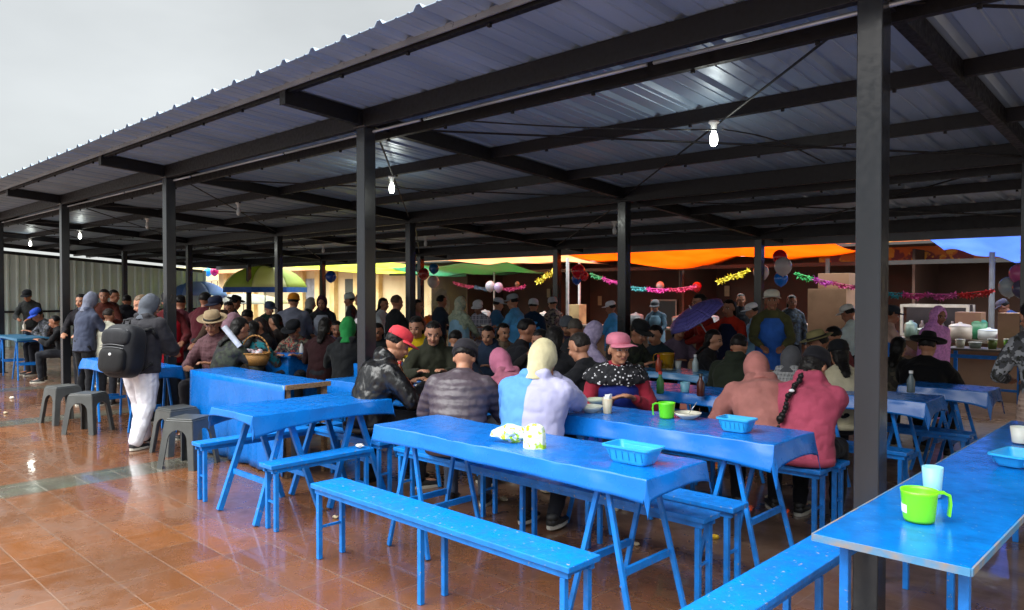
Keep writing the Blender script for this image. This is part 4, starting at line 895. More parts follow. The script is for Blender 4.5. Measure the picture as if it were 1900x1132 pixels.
person(646, 588, 8.6, 'person in a green headscarf and teal skirt, back turned', 'sit', 12, 8, (10, 0), 'table', '#14171a', 'cloth', hood='#1f7a3c', det=1, skirt=('#14585e',), group=CR)
person(670, 592, 8.9, 'person in a white cap and crimson shawl half behind the second front post', 'sit', 30, 10, (10, 0), 'table', '#8c1c42', 'cloth', hat='beanie', hatc='#c9c6c8', hair='tail', det=1, group=CR)
person(648, 544, 13.5, 'person in a white knitted cap and long dark coat walking left', 'stand', 280, 4, (6, 0), 'down', '#3a3e42', 'cloth', hat='beanie', hatc='#b9c6c4', skin=1, det=1, group=CR)
person(668, 545, 12.6, 'person in a checked pale hood leaning to the left', 'stand', 300, 20, (10, 0), 'front', '#4b5a5c', 'plaid', '#8d7c84', hcol='#4b2b2e', det=1, group=CR)
person(480, 566, 10.2, 'person with grey brown hair facing left behind the teal shawl', 'sit', 250, 14, (8, 0), 'table', '#1f1d21', 'cloth', hair='tail', hcol='#3a3230', det=1, skin=1, group=CR, scale=.98)
person(470, 596, 9.1, 'person in a teal shawl and pink brown blouse, back turned', 'sit', 20, 14, (10, 0), 'table', '#127c88', 'camo', '#6a5a58', hair='long', det=1, group=CR)
person(437, 549, 12.5, 'dark clad person in a black hat before the white canopy', 'stand', 60, 14, (10, 0), 'front', '#15181a', 'cloth', hat='bowler', hatc='#101010', det=1, skin=1, group=CR)
person(382, 543, 10.5, 'person with black hair and maroon coat near the third front post', 'stand', 40, 8, (8, 0), 'front', '#4e1420', 'cloth', det=1, skin=1, group=CR)
person(400, 550, 9.8, 'man in a navy cap and brown coat with a backpack strap', 'stand', 230, 8, (10, 0), 'front', '#4d3b30', 'cloth', hat='cap', hatc='#20263c', hood='down', det=1, skin=0, group=CR)
person(394, 578, 8.5, 'person in a beige felt hat and maroon striped poncho holding a rolled paper', 'sit', 215, 10, (14, -20), 'hold', '#3c1c22', 'plaid', '#55343a', hat='bowler', hatc='#9b8668', hair='long', det=2, skin=0, group=CR, legs_='#1b1a20', widen=1.12)
person(446, 590, 8.3, 'person with a dark headscarf and pink sash behind the basket', 'sit', 60, 20, (14, 0), 'table', '#191a20', 'camo', '#2c3326', hair='long', det=1, group=CR)
person(432, 580, 9.6, 'small person in a dusty pink hood left of the teal shawl', 'sit', 60, 20, (14, 0), 'table', '#5d3c4c', 'cloth', hood='#9a7884', det=1, group=CR)
person(510, 572, 10.8, 'dark haired person right behind the middle row post', 'sit', 300, 14, (10, 0), 'table', '#26201f', 'cloth', hair='long', det=1, group=CR, scale=1.0)
person(460, 572, 11.5, 'person in a dark green jacket under the striped parasol', 'sit', 30, 14, (10, 0), 'table', '#15241e', 'cloth', det=1, group=CR, scale=1.04)
for px_, yt, D_, fa, tp, tk_, kw, lb in (
    (700, 600, 9.6, 200, '#1b2226', 'cloth', dict(hair='long'), 'dark haired person in a near black top low behind the coral cap'),
    (905, 603, 8.8, 200, '#2c3c54', 'cloth', dict(hood='down'), 'person in a navy hooded top facing the camera behind the rose hood'),
    (935, 600, 9.4, 150, '#5a4a3c', 'plaid', dict(t2='#8c7a64', hair='long'), 'person in a brown checked shawl left of the black coated man'),
    (1052, 588, 9.8, 200, '#3a2f44', 'cloth', dict(hat='beanie', hatc='#6a6f78'), 'person in a grey knitted cap and plum top near the white pole'),
    (1215, 604, 8.6, 220, '#23303a', 'cloth', dict(hair='short'), 'man in a slate jacket behind the amber jug'),
    (1260, 598, 9.4, 160, '#6c5c70', 'cloth', dict(hair='long'), 'woman in a mauve cardigan under the purple umbrella'),
    (1325, 612, 8.2, 100, '#1b1a1e', 'cloth', dict(hair='long'), 'person in a black shawl below the red jacket'),
    (1545, 606, 8.4, 300, '#6e2f34', 'cloth', dict(hair='short'), 'person in a brick red jumper beside the stacked cardboard boxes'),
    (1668, 626, 7.6, 20, '#2b2620', 'camo', dict(t2='#4a4436', hair='long'), 'person in a dark brown patterned shawl just right of the nearest post'),
    (625, 596, 10.4, 180, '#4b3a52', 'cloth', dict(hair='long'), 'person in a violet grey top between the maroon jacket and green headscarf'),
    (424, 560, 11.0, 200, '#5b2430', 'cloth', dict(hair='long'), 'woman in a wine red cardigan behind the beige felt hat'),
    (500, 560, 12.5, 150, '#284038', 'cloth', dict(hat='cap', hatc='#3c4a60'), 'person in a blue grey cap and green coat beneath the striped parasol')):
    std = D_ > 10.9
    person(px_, yt, D_, lb, 'stand' if std else 'sit', fa, 12, (10, 0), 'front' if std else 'table', tp, tk_, skin=int(px_) % 3, det=1, **kw)
# ---- left end
man = person(280, 546, 8.25, 'man with a grey hood, dark backpack and white trousers standing at the table', 'step', 48, 12, (16, 20), 'front', '#2c2b30', 'cloth', hood='#565b64', legs_='#e3e2ea', det=2, group='people standing at the left end', shoes='#1b1c22', puff=.045, widen=1.15, at=(-8.35, 2.95))
LG = 'people standing at the left end'
person(170, 542, 10.6, 'person in a slate blue hooded jacket facing away to the right', 'stand', 60, 8, (18, 0), 'front', '#3f465a', 'cloth', hood='#74798a', det=1, group=LG, widen=1.1, legs_='#16171c')
person(262, 548, 9.2, 'person with tousled light brown hair and a grey coat in front of the backpack man', 'stand', 250, 6, (20, 0), 'front', '#73767a', 'cloth', hair='long', hcol='#6b5844', det=1, group=LG, skin=2)
person(196, 586, 9.6, 'child in a cream fleece left of the backpack', 'stand', 40, 4, (10, 0), 'front', '#c9c7b4', 'cloth', hcol='#2c2522', det=1, group=LG, scale=.82, at=(-9.5, 3.7))
person(193, 537, 12.8, 'man with short black hair in a rust brown jacket by the metal wall', 'stand', 190, 4, (8, 0), 'hold', '#4c1f16', 'cloth', det=1, skin=1, group=LG)
person(212, 538, 14.0, 'person in a maroon top with an arm raised by the metal wall', 'stand', 120, 4, (8, 0), 'up', '#38171a', 'cloth', det=1, skin=1, group=LG)
person(236, 546, 13.2, 'person in a very dark navy jacket left of the light brown hair', 'stand', 20, 6, (8, 0), 'front', '#15161e', 'cloth', hood='down', det=1, skin=1, group=LG)
person(313, 543, 9.8, 'person in a black cap and bright red scarf behind the third front post', 'stand', 170, 6, (12, 0), 'front', '#5a1a1e', 'cloth', hat='cap', hatc='#15161a', bib='#c3142a', det=1, skin=1, group=LG)
person(150, 546, 12.0, 'person with dark hair partly behind the fourth front post', 'stand', 210, 6, (8, 0), 'front', '#1c1a20', 'cloth', det=1, skin=2, group=LG)
person(42, 538, 13.2, 'person in a dark cap and grey green jacket eating at the far left table', 'stand', 200, 18, (14, 0), 'front', '#2b2f30', 'cloth', hat='cap', hatc='#20242a', det=1, skin=1, group=LG, at=(-17.2, 4.75))
person(66, 573, 15.0, 'person in a bright blue cap bent over the far left table', 'sit', 250, 24, (20, 0), 'table', '#383a44', 'camo', '#5e6068', hat='cap', hatc='#1f49b4', det=1, skin=1, group=LG, at=(-15.9, 4.45))
person(100, 586, 14.0, 'seated person in a plain black coat beside the fourth front post', 'sit', 280, 14, (14, 0), 'table', '#101116', 'cloth', hcol='#0e0d0f', det=1, skin=1, group=LG, at=(-14.9, 4.2))
person(335, 548, 10.8, 'person with a dark red coat between the third front post and the beige hat', 'stand', 20, 6, (8, 0), 'front', '#40101c', 'cloth', det=1, skin=1, group=LG)
# ---- evaluate all remeshed surfaces in one go
bpy.context.view_layer.update(); dg = bpy.context.evaluated_depsgraph_get()
news = []
for o, hd in BODIES:
    me = bpy.data.meshes.new_from_object(o.evaluated_get(dg)); news.append(me)
for (o, hd), me in zip(BODIES, news):
    old = o.data; mats = list(old.materials); o.modifiers.clear(); me.name = old.name; o.data = me
    me.materials.clear()
    for m_ in mats: me.materials.append(m_)
    me.polygons.foreach_set('use_smooth', [True] * len(me.polygons))
    if hd:
        Hc, hm = hd; inv = hm.transposed()
        for p in me.polygons:
            v = inv @ (p.center - Hc)
            if v.y < .055 or v.z > .06 or v.z < -.08: continue
            ax_ = abs(v.x)
            if abs(v.z + .056) < .0085 and ax_ < .024: p.material_index = 1
            elif abs(v.z - .008) < .0062 and abs(ax_ - .031) < .007: p.material_index = 2
            elif abs(v.z - .008) < .006 and abs(ax_ - .031) < .016: p.material_index = 3
            elif abs(v.z - .03 + (ax_ - .03) ** 2 * 8) < .0045 and .012 < ax_ < .052: p.material_index = 4
    bpy.data.meshes.remove(old)
# ---------------------------------------------------------------- backpack on the man
e, Nk, Ch, P, r2, S_ = man
Mw = Matrix.Translation(e.location) @ Euler(e.rotation_euler).to_matrix().to_4x4() @ Matrix.Diagonal((S_, S_, S_, 1))
bp = empty('backpack', (0, 0, 0), 0, 'large dark grey backpack with pale badges on the back of the man in white trousers', 'backpack')
bp.matrix_world = Mw @ Matrix.Translation(Ch + Vector((.05, -.28, -.1))) @ Matrix.Rotation(R(-8), 4, 'X') @ Matrix.Diagonal((1.35, 1.2, 1.12, 1))
BK = mat('pack_fabric', '#1c1d22', .6, 'cloth'); BK2 = mat('pack_dark', '#101013', .6, 'cloth')
def se(c, d, n=.55, seg=28):
    """rounded cushion block"""
    mb = MB()
    def fn(v):
        f = lambda q: math.copysign(abs(q) ** n, q)
        return Vector((f(v.x), f(v.y), f(v.z)))
    mb.ell(c, d, None, seg, 20, fn); return mb
se((0, -.0, -.02), (.165, .11, .25)).build('body', BK, bp, smooth=True)
se((0, -.1, -.11), (.13, .05, .12)).build('pocket', BK2, bp, smooth=True)
se((0, -.085, .1), (.14, .045, .08)).build('flap_pocket', BK, bp, smooth=True)
mb = MB()
for s in (-1, 1): mb.path([(s * .1, .09, .18), (s * .13, .14, .2), (s * .14, .2, .12)], .018); mb.path([(s * .11, .09, -.2), (s * .16, .16, -.12)], .012)
mb.path([(-.03, 0, .225), (-.03, 0, .27), (.03, 0, .27), (.03, 0, .225)], .008); mb.build('strap', BK2, bp, smooth=True)
mb = MB(); mb.b.free()
for q, r_ in (((.01, -.149, -.06), (.014, .004, .014)), ((.06, -.142, -.075), (.012, .004, .007))): MB().ell(q, r_).build('badge', mat('badge', '#c4c6c8', .4), bp, smooth=True)
for zz, yy in ((.165, -.1), (.02, -.125), (-.005, -.13)):
    z_ = MB(); z_.path([(-.12 + .24 * i / 12, yy - .012 * math.sin(math.pi * i / 12), zz + .012 * math.sin(math.pi * i / 12)) for i in range(13)], .0035, 5); z_.build('zip', mat('zip', '#4a4b50', .4), bp)
# purple umbrella, rolled paper, basket, tray
def parasol(loc, rad, h, label, panels, hem, tilt=None, n=8, pole=True, name='parasol', polelen=2.2, cat='umbrella'):
    e = empty(name, loc, 0, label, cat)
    if tilt: e.rotation_euler = tilt
    for mi, mm_ in enumerate(panels):
        mb = MB(); b = mb.b
        for k in range(n):
            if k % len(panels) != mi: continue
            a0, a1 = 2 * math.pi * k / n, 2 * math.pi * (k + 1) / n
            def f(u, v, a0=a0, a1=a1):
                a = a0 + (a1 - a0) * v; sag = 1 - .07 * math.sin(v * math.pi) * u
                r = rad * math.sin(u * 1.35) / math.sin(1.35) * sag; return Vector((r * math.cos(a), r * math.sin(a), h * (math.cos(u * 1.35) - math.cos(1.35)) / (1 - math.cos(1.35))))
            mb.grid(f, 8, 8)
        mb.build('canopy', mm_, e, smooth=True, solid=.003)
    if hem:
        mb = MB()
        mb.grid(lambda u, v: Vector((rad * (1 - .07 * abs(math.sin(u * n * math.pi))) * math.cos(u * 2 * math.pi), rad * (1 - .07 * abs(math.sin(u * n * math.pi))) * math.sin(u * 2 * math.pi), -.16 * v)), 64, 1); mb.build('hem', hem, e, solid=.003)
    q = MB(); 
    for k in range(n):
        a = 2 * math.pi * k / n; pts = [Vector((rad * math.sin(u * 1.35) / math.sin(1.35) * math.cos(a), rad * math.sin(u * 1.35) / math.sin(1.35) * math.sin(a), h * (math.cos(u * 1.35) - math.cos(1.35)) / (1 - math.cos(1.35)) - .008)) for u in (0, .33, .66, 1)]
        q.path(pts, .004, 6)
    q.build('rib', STEELG, e)
    if pole: MB().tube((0, 0, h + .05), (0, 0, h - polelen), .016 if polelen > 1 else .007, seg=10).build('pole', mat('pole_white', '#b9bdc0', .3, metal=.3), e, smooth=True)
    return e
p = WY(1288, 588, 9.0 * 1.0)
d = ray(1292, 588); p = d * (8.7 / d.dot(FW)) + Vector((0, 0, HC))
um = parasol(p, .36, .11, 'open purple umbrella with fine white lines, tilted, held over the stall customers', [mat('purple', '#261e60', .5, 'plaid', '#6c66b8', ps=3)], None, n=8, polelen=.6, name='handheld_umbrella')
ax = (RT * -.55 + Vector((0, 0, 1)) * .83 - FW * .1).normalized(); um.rotation_euler = ax.to_track_quat('Z', 'Y').to_euler()
d = ray(492, 560); p = d * (24 / d.dot(FW)); p = Vector((p.x, p.y, 1.72))
parasol(p, 1.32, .68, 'large green and pale yellow parasol with a blue hem behind the shelter', [mat('pgreen', '#c4d47c', .6, 'tarp', '#b4c868', tr=.6), mat('pcream', '#f0f2cc', .6, 'tarp', '#e4e8b4', tr=.6)], mat('pblue', '#1650a8', .6), n=8)
d = ray(362, 560); p = d * (26 / d.dot(FW)); parasol(Vector((p.x, p.y, 1.45)), 1.1, .5, 'light blue parasol at the left of the open gap', [mat('plblue', '#86aee8', .6, 'tarp', '#6a94d8', tr=.5), mat('plb2', '#b9c6ee', .6, 'tarp', '#9ab0e0', tr=.5)], None, polelen=1.9)
d = ray(452, 575); p = d * (27 / d.dot(FW)); parasol(Vector((p.x, p.y, 1.15)), 1.6, .35, 'low white canopy with a pink patch beyond the shelter', [mat('pwhite', '#dcdcd6', .6, 'tarp', '#c9c9c4', tr=.5), mat('ppink', '#e0506a', .6, 'tarp', '#d8405c', tr=.5), mat('pwhite', '#dcdcd6'), mat('pwhite', '#dcdcd6')], None, polelen=1.5)
p = WY(433, 624, 5.35); d = ray(430, 624); p = d * (8.05 / d.dot(FW)) + Vector((0, 0, HC))
mb = MB(); q = (RT * .6 - Vector((0, 0, 1)) * .75).normalized(); mb.tube(p - q * .13, p + q * .14, .032, .03, 16); o = mb.build('paper_roll', mat('paper', '#cfd6e4', .6), smooth=False); tag(o, 'rolled white paper held by the person in the beige felt hat', 'paper')
bk = empty('wicker_basket', W(474, 678, .8) , R(35), 'orange brown wicker basket with a tall hoop handle on the long blue counter', 'basket')
bk.location.z = .802
WK = mat('wicker', '#b9823c', .6, 'weave')
mb = MB(); mb.loft([((0, 0, .002), (1, 0, 0), (0, 1, 0), .12, .09), ((0, 0, .06), (1, 0, 0), (0, 1, 0), .145, .11), ((0, 0, .13), (1, 0, 0), (0, 1, 0), .165, .125), ((0, 0, .12), (1, 0, 0), (0, 1, 0), .15, .11), ((0, 0, .02), (1, 0, 0), (0, 1, 0), .11, .08)], 28); mb.build('body', WK, bk, smooth=True)
mb = MB(); mb.path([(.16 * math.cos(a), 0, .12 + .2 * math.sin(a)) for a in [math.pi * i / 14 for i in range(15)]], .009); mb.path([(.165 * math.cos(a), .125 * math.sin(a), .13) for a in [2 * math.pi * i / 24 for i in range(25)]], .008); mb.build('handle', WK, bk, smooth=True)
mb = MB()
for i in range(9): mb.ell((random.uniform(-.09, .09), random.uniform(-.06, .06), .13 + random.uniform(0, .03)), (.035, .03, .025), u=10, v=8)
mb.build('bundle', mat('bundle', '#a8a2a8', .6, 'camo', '#c8c2c4', col3='#b0505c', cs=30), bk, smooth=True)
d = ray(908, 607); p = d * (11.4 / d.dot(FW)) + Vector((0, 0, HC)); tr = empty('serving_tray', p, math.atan2(RT.y, RT.x), 'flat brown tray carried at chest height by the blue smocked vendor', 'tray')
MB().box((0, 0, 0), (.36, .26, .012)).build('tray_base', mat('tray', '#8a5632', .5), tr, bevel=.004); MB().lathe((-.06, 0, .006), [(.001, 0), (.05, 0), (.08, .03), (.075, .03), (.001, .01)]).build('dish', mat('dishw', '#d8d6cc', .4), tr, smooth=True)
# ================================================================= BALLOONS AND GARLANDS
def balloon(px, py, Y, r, col, label, shine=.15):
    p = WY(px, py, Y); e = bpy.data.objects
    mb = MB()
    def fn(v): v.z -= 0; s = 1 if v.z > 0 else 1 - .18 * v.z * v.z; return Vector((v.x * s, v.y * s, v.z * (1.05 if v.z > 0 else 1.18)))
    mb.ell((0, 0, 0), (r, r, r), None, 22, 16, fn); mb.tube((0, 0, -r * 1.16), (0, 0, -r * 1.26), .006, .014, 8)
    o = mb.build('balloon', mat('balloon_' + col, col, shine, 'plasticglow', tw=.12), smooth=True, loc=p); tag(o, label, 'balloon', 'party balloons tied to the posts')
for a in ((1447, 477, 10.85, .105, '#c01624', 'red balloon at the top of the cluster on the rightmost back post'), (1453, 494, 10.7, .125, '#b9b6bc', 'large grey white balloon in the middle of the rightmost cluster'), (1449, 517, 10.8, .1, '#1476e0', 'bright blue balloon at the bottom of the rightmost cluster'), (1412, 505, 11.15, .12, '#c9c3c2', 'white balloon half behind the rightmost back post'),
          (1073, 503, 10.8, .125, '#c2102c', 'big red balloon beside the white pole'), (1070, 518, 10.9, .09, '#1d4fb0', 'small blue balloon under the red one beside the white pole'), (1084, 512, 10.95, .08, '#c61f34', 'second smaller red balloon beside the white pole'),
          (786, 508, 10.8, .125, '#8e2a26', 'dark red balloon in the cluster left of the green awning'), (805, 498, 10.9, .11, '#12568c', 'dark blue balloon in the cluster left of the green awning'), (777, 497, 11.1, .1, '#1d6a72', 'teal balloon in the cluster left of the green awning'), (804, 523, 10.8, .13, '#a9a6a8', 'grey white balloon lowest in the cluster left of the green awning'),
          (386, 505, 12, .14, '#1f9be0', 'sky blue balloon by the third front post gap'), (398, 504, 12, .14, '#c4106a', 'magenta balloon next to the sky blue one'), (614, 513, 10.85, .14, '#123f9c', 'navy blue balloon on the thin back post'),
          (910, 531, 13.5, .13, '#a9a9b4', 'white balloon lying left of the pair before the brown wall'), (925, 533, 13.6, .12, '#a08fb0', 'pale lilac balloon right of the pair before the brown wall'), (1225, 530, 14.5, .09, '#b9a9ac', 'small pale balloon on the pink garland'), (1293, 532, 14.5, .1, '#b01c2c', 'small red balloon at the end of the pink garland'),
          (1892, 508, 9.5, .1, '#c05a90', 'pink balloon at the right edge'), (1872, 532, 9.6, .1, '#b9c4ca', 'white balloon below the pink one at the right edge'), (1896, 536, 9.4, .09, '#5a5670', 'grey violet balloon at the right edge'), (960, 527, 14.6, .07, '#8e6a5a', 'tiny brown balloon at the right end of the dark garland')): balloon(*a)
def garland(pts, Y, cols, label, r=.06):
    P_ = [WY(x, y, Y) for x, y in pts]; e = empty('garland', P_[0], 0, label, 'garland', 'paper garlands strung before the stalls')
    segs = len(P_) - 1
    for i in range(segs):
        mb = MB(); a, b = P_[i] - P_[0], P_[i + 1] - P_[0]; d = b - a; n = max(6, int(d.length / .07)); z = d.normalized(); x_ = z.cross(Z_).normalized(); y_ = x_.cross(z)
        N2 = max(3, int(d.length / .045))
        for k in range(N2):
            t = (k + .5) / N2; c = a.lerp(b, t) + Vector((0, 0, -.05 * math.sin(math.pi * t))); R0 = r * (.55 + .6 * abs(math.sin(t * math.pi * 2 + i)))
            rt = Matrix.Rotation(k * 1.9, 3, 'X') @ Matrix.Rotation(k * .9, 3, 'Z')
            vs = [mb.b.verts.new(c + Vector((math.cos(q * math.pi / 5 + k) * (R0 if q % 2 else R0 * .42), .25 * R0 * math.sin(q * 2 + k), math.sin(q * math.pi / 5 + k) * (R0 if q % 2 else R0 * .42)))) for q in range(10)]
            mb.b.faces.new(vs)
        mb.tube(a, b, .006, seg=5)
        mb.build('streamer', mat('foil_' + cols[i % len(cols)], cols[i % len(cols)], .35, metal=.3), e, solid=.004)
garland([(1330, 521), (1350, 514), (1390, 500)], 13.2, ['#c9b81c'], 'yellow star garland left of the rightmost back post', .07)
garland([(1475, 506), (1510, 516), (1545, 524), (1590, 532)], 12.5, ['#1f9a4c', '#a02490', '#9c1f5c'], 'green to magenta garland right of the rightmost back post', .06)
garland([(1646, 543), (1675, 545), (1720, 546), (1775, 546), (1845, 538)], 12.0, ['#1c8a98', '#c23a80', '#c04a90', '#c8282c'], 'teal, pink and red garland in front of the brown stall right of the nearest post', .055)
garland([(995, 522), (1012, 512), (1035, 495)], 13.2, ['#c4b01c', '#b8a018'], 'yellow garland beside the thin back post', .09)
garland([(840, 523), (880, 532), (925, 536), (975, 531)], 14.3, ['#8e1c44', '#3a5872', '#9c2060'], 'crimson and slate garland before the brown wall', .06)
garland([(1095, 507), (1118, 515), (1140, 522), (1170, 532), (1200, 535), (1240, 537), (1290, 531)], 13.6, ['#1f7a44', '#b0207c', '#b0207c', '#2c8f96', '#d02c90', '#c02456'], 'long green, magenta and teal garland around the middle row post', .06)
# ================================================================= STALLS BEHIND
def canopy(far, Yf, Yn, zn, m, label, shift=0, nseg=10, sag=.12):
    """sheet from the far edge (traced points) to a nearer, higher edge"""
    fp = [WY(x, y, Yf) for x, y in far]
    def at(u):
        t = u * (len(fp) - 1); i = min(len(fp) - 2, int(t)); return fp[i].lerp(fp[i + 1], t - i)
    x0, x1 = fp[0].x, fp[-1].x
    def f(u, v):
        a = at(u); b = Vector((x0 + (x1 - x0) * u + shift, Yn, zn)); p = a.lerp(b, v); p.z -= sag * math.sin(math.pi * v) * .6 - .03 * math.sin(u * 17 + v * 3); return p
    o = MB().grid(f, 40, 14).build('tarpaulin', m, smooth=True, solid=.004); return tag(o, label, 'tarpaulin', 'tarpaulins over the stalls')
ORG = mat('orange_tarp', '#ff9a3c', .5, 'tarp', '#ff8c2c', tr=.8); PCH = mat('peach_tarp', '#ffd2b0', .5, 'tarp', '#ffc298', tr=.8)
canopy([(1120, 487), (1175, 486), (1215, 494), (1260, 499), (1300, 499), (1340, 490), (1380, 474), (1430, 476), (1475, 482), (1510, 481), (1550, 476), (1600, 464)], 15.6, 13.3, 2.62, ORG, 'bright orange tarpaulin sagging between the rightmost back posts')
canopy([(860, 484), (900, 486), (950, 494), (1000, 491), (1050, 486), (1100, 492), (1130, 488)], 15.8, 13.3, 2.66, PCH, 'pale peach tarpaulin left of the orange one')
canopy([(812, 514), (850, 512), (900, 510), (960, 508), (1035, 506)], 16.0, 14.0, 2.32, mat('green_tarp', '#7ccfa8', .5, 'tarp', '#94c4b0', tr=.7), 'green awning over the stall in the middle')
canopy([(628, 489), (640, 497), (660, 505), (700, 508), (760, 508), (800, 505), (835, 492)], 16.6, 13.3, 2.55, mat('yellow_tarp', '#f2f6a0', .5, 'tarp', '#e6ee80', tr=.8), 'yellow tarpaulin left of the green awning')
canopy([(1752, 464), (1790, 466), (1840, 478), (1880, 484), (1905, 486), (1990, 488)], 14.6, 12.9, 2.55, mat('blue_tarp', '#86a8f4', .45, 'tarp', '#9ab8f8', tr=.7), 'blue tarpaulin at the top right over the right stall', sag=.02)
# brown stall row
sr = empty('stall_row', (-5, 17, 0), 0, 'row of food stalls with a dark brown back wall under the tarpaulins', 'stall')
BR = mat('brown_wall', '#4a342a', .85, 'stain', '#3c2a24', ns=1.2)
MB().box((-3.0, .3, 1.22), (25, .12, 2.44)).build('wall', BR, sr); MB().box((-3.0, -.6, 2.5), (25, 2.2, .05)).build('roof', mat('stall_roof', '#3a3634', .7), sr)  # roof sheet added to keep the stall interior dark
MB().box((-3.0, -1.55, 2.14), (25, .06, .08)).build('beam', mat('stall_beam', '#2e2b2a', .5), sr)
for x in (-12, -8.5, -4.5, .5, 5): MB().box((x, -.5, 1.2), (.05, 1.6, 2.4)).build('partition', BR, sr)
def wallpiece(px, py, w_, h_, m, name, label, cat, Y=17.2, frame=None, grp=None):
    p = WY(px, py, Y); e = empty(name, (p.x, Y, p.z), 0, label, cat, grp)
    MB().box((0, 0, 0), (w_, .015, h_)).build('sheet', m, e)
    if frame:
        mb = MB()
        for s in (-1, 1): mb.box((s * w_ / 2, -.01, 0), (.04, .03, h_ + .04)); mb.box((0, -.0105, s * h_ / 2), (w_ - .04, .029, .04))
        mb.build('frame', frame, e)
NOTE = mat('note', '#a89878', .8)
PW = 'paper notes on the brown wall'
for i, (x, y, lb) in enumerate(((890, 543, 'paper note above the white capped woman'), (1018, 544, 'paper note left of the white pole'), (1113, 558, 'paper note just left of the middle row post'), (1349, 540, 'small framed slip on the brown wall left of the rightmost cluster'))):
    wallpiece(x, y, .13, .26, NOTE, 'paper_note', 'beige ' + lb, 'paper', grp=PW)
wallpiece(1275, 520, .42, .55, mat('portrait', '#3f4560', .6, 'camo', '#70605c', col3='#28324c', cs=5), 'framed_picture', 'framed dark portrait hanging behind the pink garland', 'picture', frame=mat('frame_grey', '#76766c', .5))
wallpiece(1232, 585, .75, .8, mat('screen_dark', '#171213', .3), 'stall_window', 'white framed dark window behind the purple umbrella', 'window', frame=mat('frame_white', '#b4aaa0', .5))
wallpiece(1720, 466, 4.2, .5, mat('mural', '#c8641c', .6, 'camo', '#7a2a2c', col3='#d89028', cs=2.2), 'stall_banner', 'orange and maroon printed banner above the stall right of the nearest post', 'banner', Y=16.3)
def post(px, Y, z1, r, m, name, label, cat='pole', square=False):
    p = WY(px, 560, Y); mb = MB()
    mb.box((0, 0, z1 / 2), (r * 2, r * 2, z1)) if square else mb.tube((0, 0, 0), (0, 0, z1), r, seg=12)
    mb.box((0, 0, .01), (r * 4, r * 4, .02)); o = mb.build(name, m, smooth=False, loc=(p.x, Y, 0)); tag(o, label, cat, 'poles of the stalls')
p = WY(1423, 552, 10.9); e = empty('paper_note', (p.x, 10.925, p.z), 0, 'white paper taped to the rightmost back post under the balloons', 'paper'); MB().box((0, 0, 0), (.1, .004, .15)).build('sheet', mat('white_paper', '#d8d8d4', .7), e)
WP = mat('white_pole', '#c9cacb', .4)
post(1053, 12.4, 2.3, .035, WP, 'stall_pole', 'bright white pole left of the red balloon'); post(1075, 13.6, 2.25, .03, WP, 'stall_pole', 'thin pale pole under the red and blue balloons'); post(1535, 14.2, 2.2, .028, mat('grey_pole', '#4f4c4b', .5), 'stall_pole', 'slim grey pole beside the stacked cardboard boxes', square=True)
post(1840, 13.6, 2.2, .04, mat('grey_pole2', '#6a6e74', .5), 'stall_pole', 'grey pole under the blue tarpaulin at the right'); post(917, 15.2, 2.2, .025, WP, 'stall_pole', 'thin pole holding up the green awning')
# counter
ct = empty('stall_counter', (-5, 12.9, 0), 0, 'long tan masonry counter along the front of the stalls', 'counter')
MB().box((0, 0, .42), (13.5, .3, .84)).build('base', mat('tan_wall', '#8a6e58', .8, 'stain', '#77604f', ns=2), ct); MB().box((0, -.02, .86), (13.6, .5, .045)).build('countertop', mat('slab', '#8d8478', .4, 'stain', '#6d655b', ns=4), ct, bevel=.005)
# counter goods: every piece a thing
GG = 'goods on the stall counter'
def carton(px, py, Y, s, label, col='#a07c60', z=None, col2='#8a6a50', rz=0):
    p = WY(px, py, Y); z0 = p.z if z is None else z; e = empty('cardboard_box', (p.x, Y, z0), rz, label, 'box', 'cardboard boxes at the stalls')
    MB().box((0, 0, s[2] / 2), s).build('body', mat('card' + col, col, .8, 'stain', col2, ns=3), e, bevel=.004)
    MB().box((0, 0, s[2] + .001), (.05, s[1] * .98, .002)).build('tape', mat('tape', '#b59a72', .4), e)
carton(1542, 640, 12.6, (.62, .4, .75), 'tall brown cardboard box on the counter left of the nearest post', z=.885); carton(1552, 590, 12.75, (.5, .3, .25), 'smaller cardboard box on top of the tall brown one', z=1.64, col='#8a6a52')
carton(1072, 600, 13.0, (.28, .25, .42), 'pale upright cardboard box below the thin pale pole', z=.885, col='#c2a878'); carton(1888, 620, 12.2, (.4, .35, .55), 'salmon brown carton at the right edge', z=.75, col='#b08a70')
carton(1800, 640, 12.95, (.34, .3, .4), 'brown carton right of the pink poncho', z=.885, col='#7d5a4a')
def pot(px, Y, r, h, label, col, z=.885, kind='pot', metal=0, lid=True):
    p = WY(px, 600, Y); e = empty('cooking_pot' if kind == 'pot' else kind, (p.x, Y, z), 0, label, 'pot' if kind == 'pot' else 'container', GG)
    m = mat('ware' + col, col, .35, metal=metal)
    MB().lathe((0, 0, 0), [(.001, 0), (r * .9, 0), (r, h * .15), (r, h), (r * .96, h), (r * .94, .02), (.001, .02)], 24).build('body', m, e, smooth=True)
    if lid: MB().lathe((0, 0, h), [(r * 1.02, 0), (r * .8, h * .12), (.03, h * .2), (.02, h * .3), (.001, h * .3)], 24).build('lid', m, e, smooth=True)
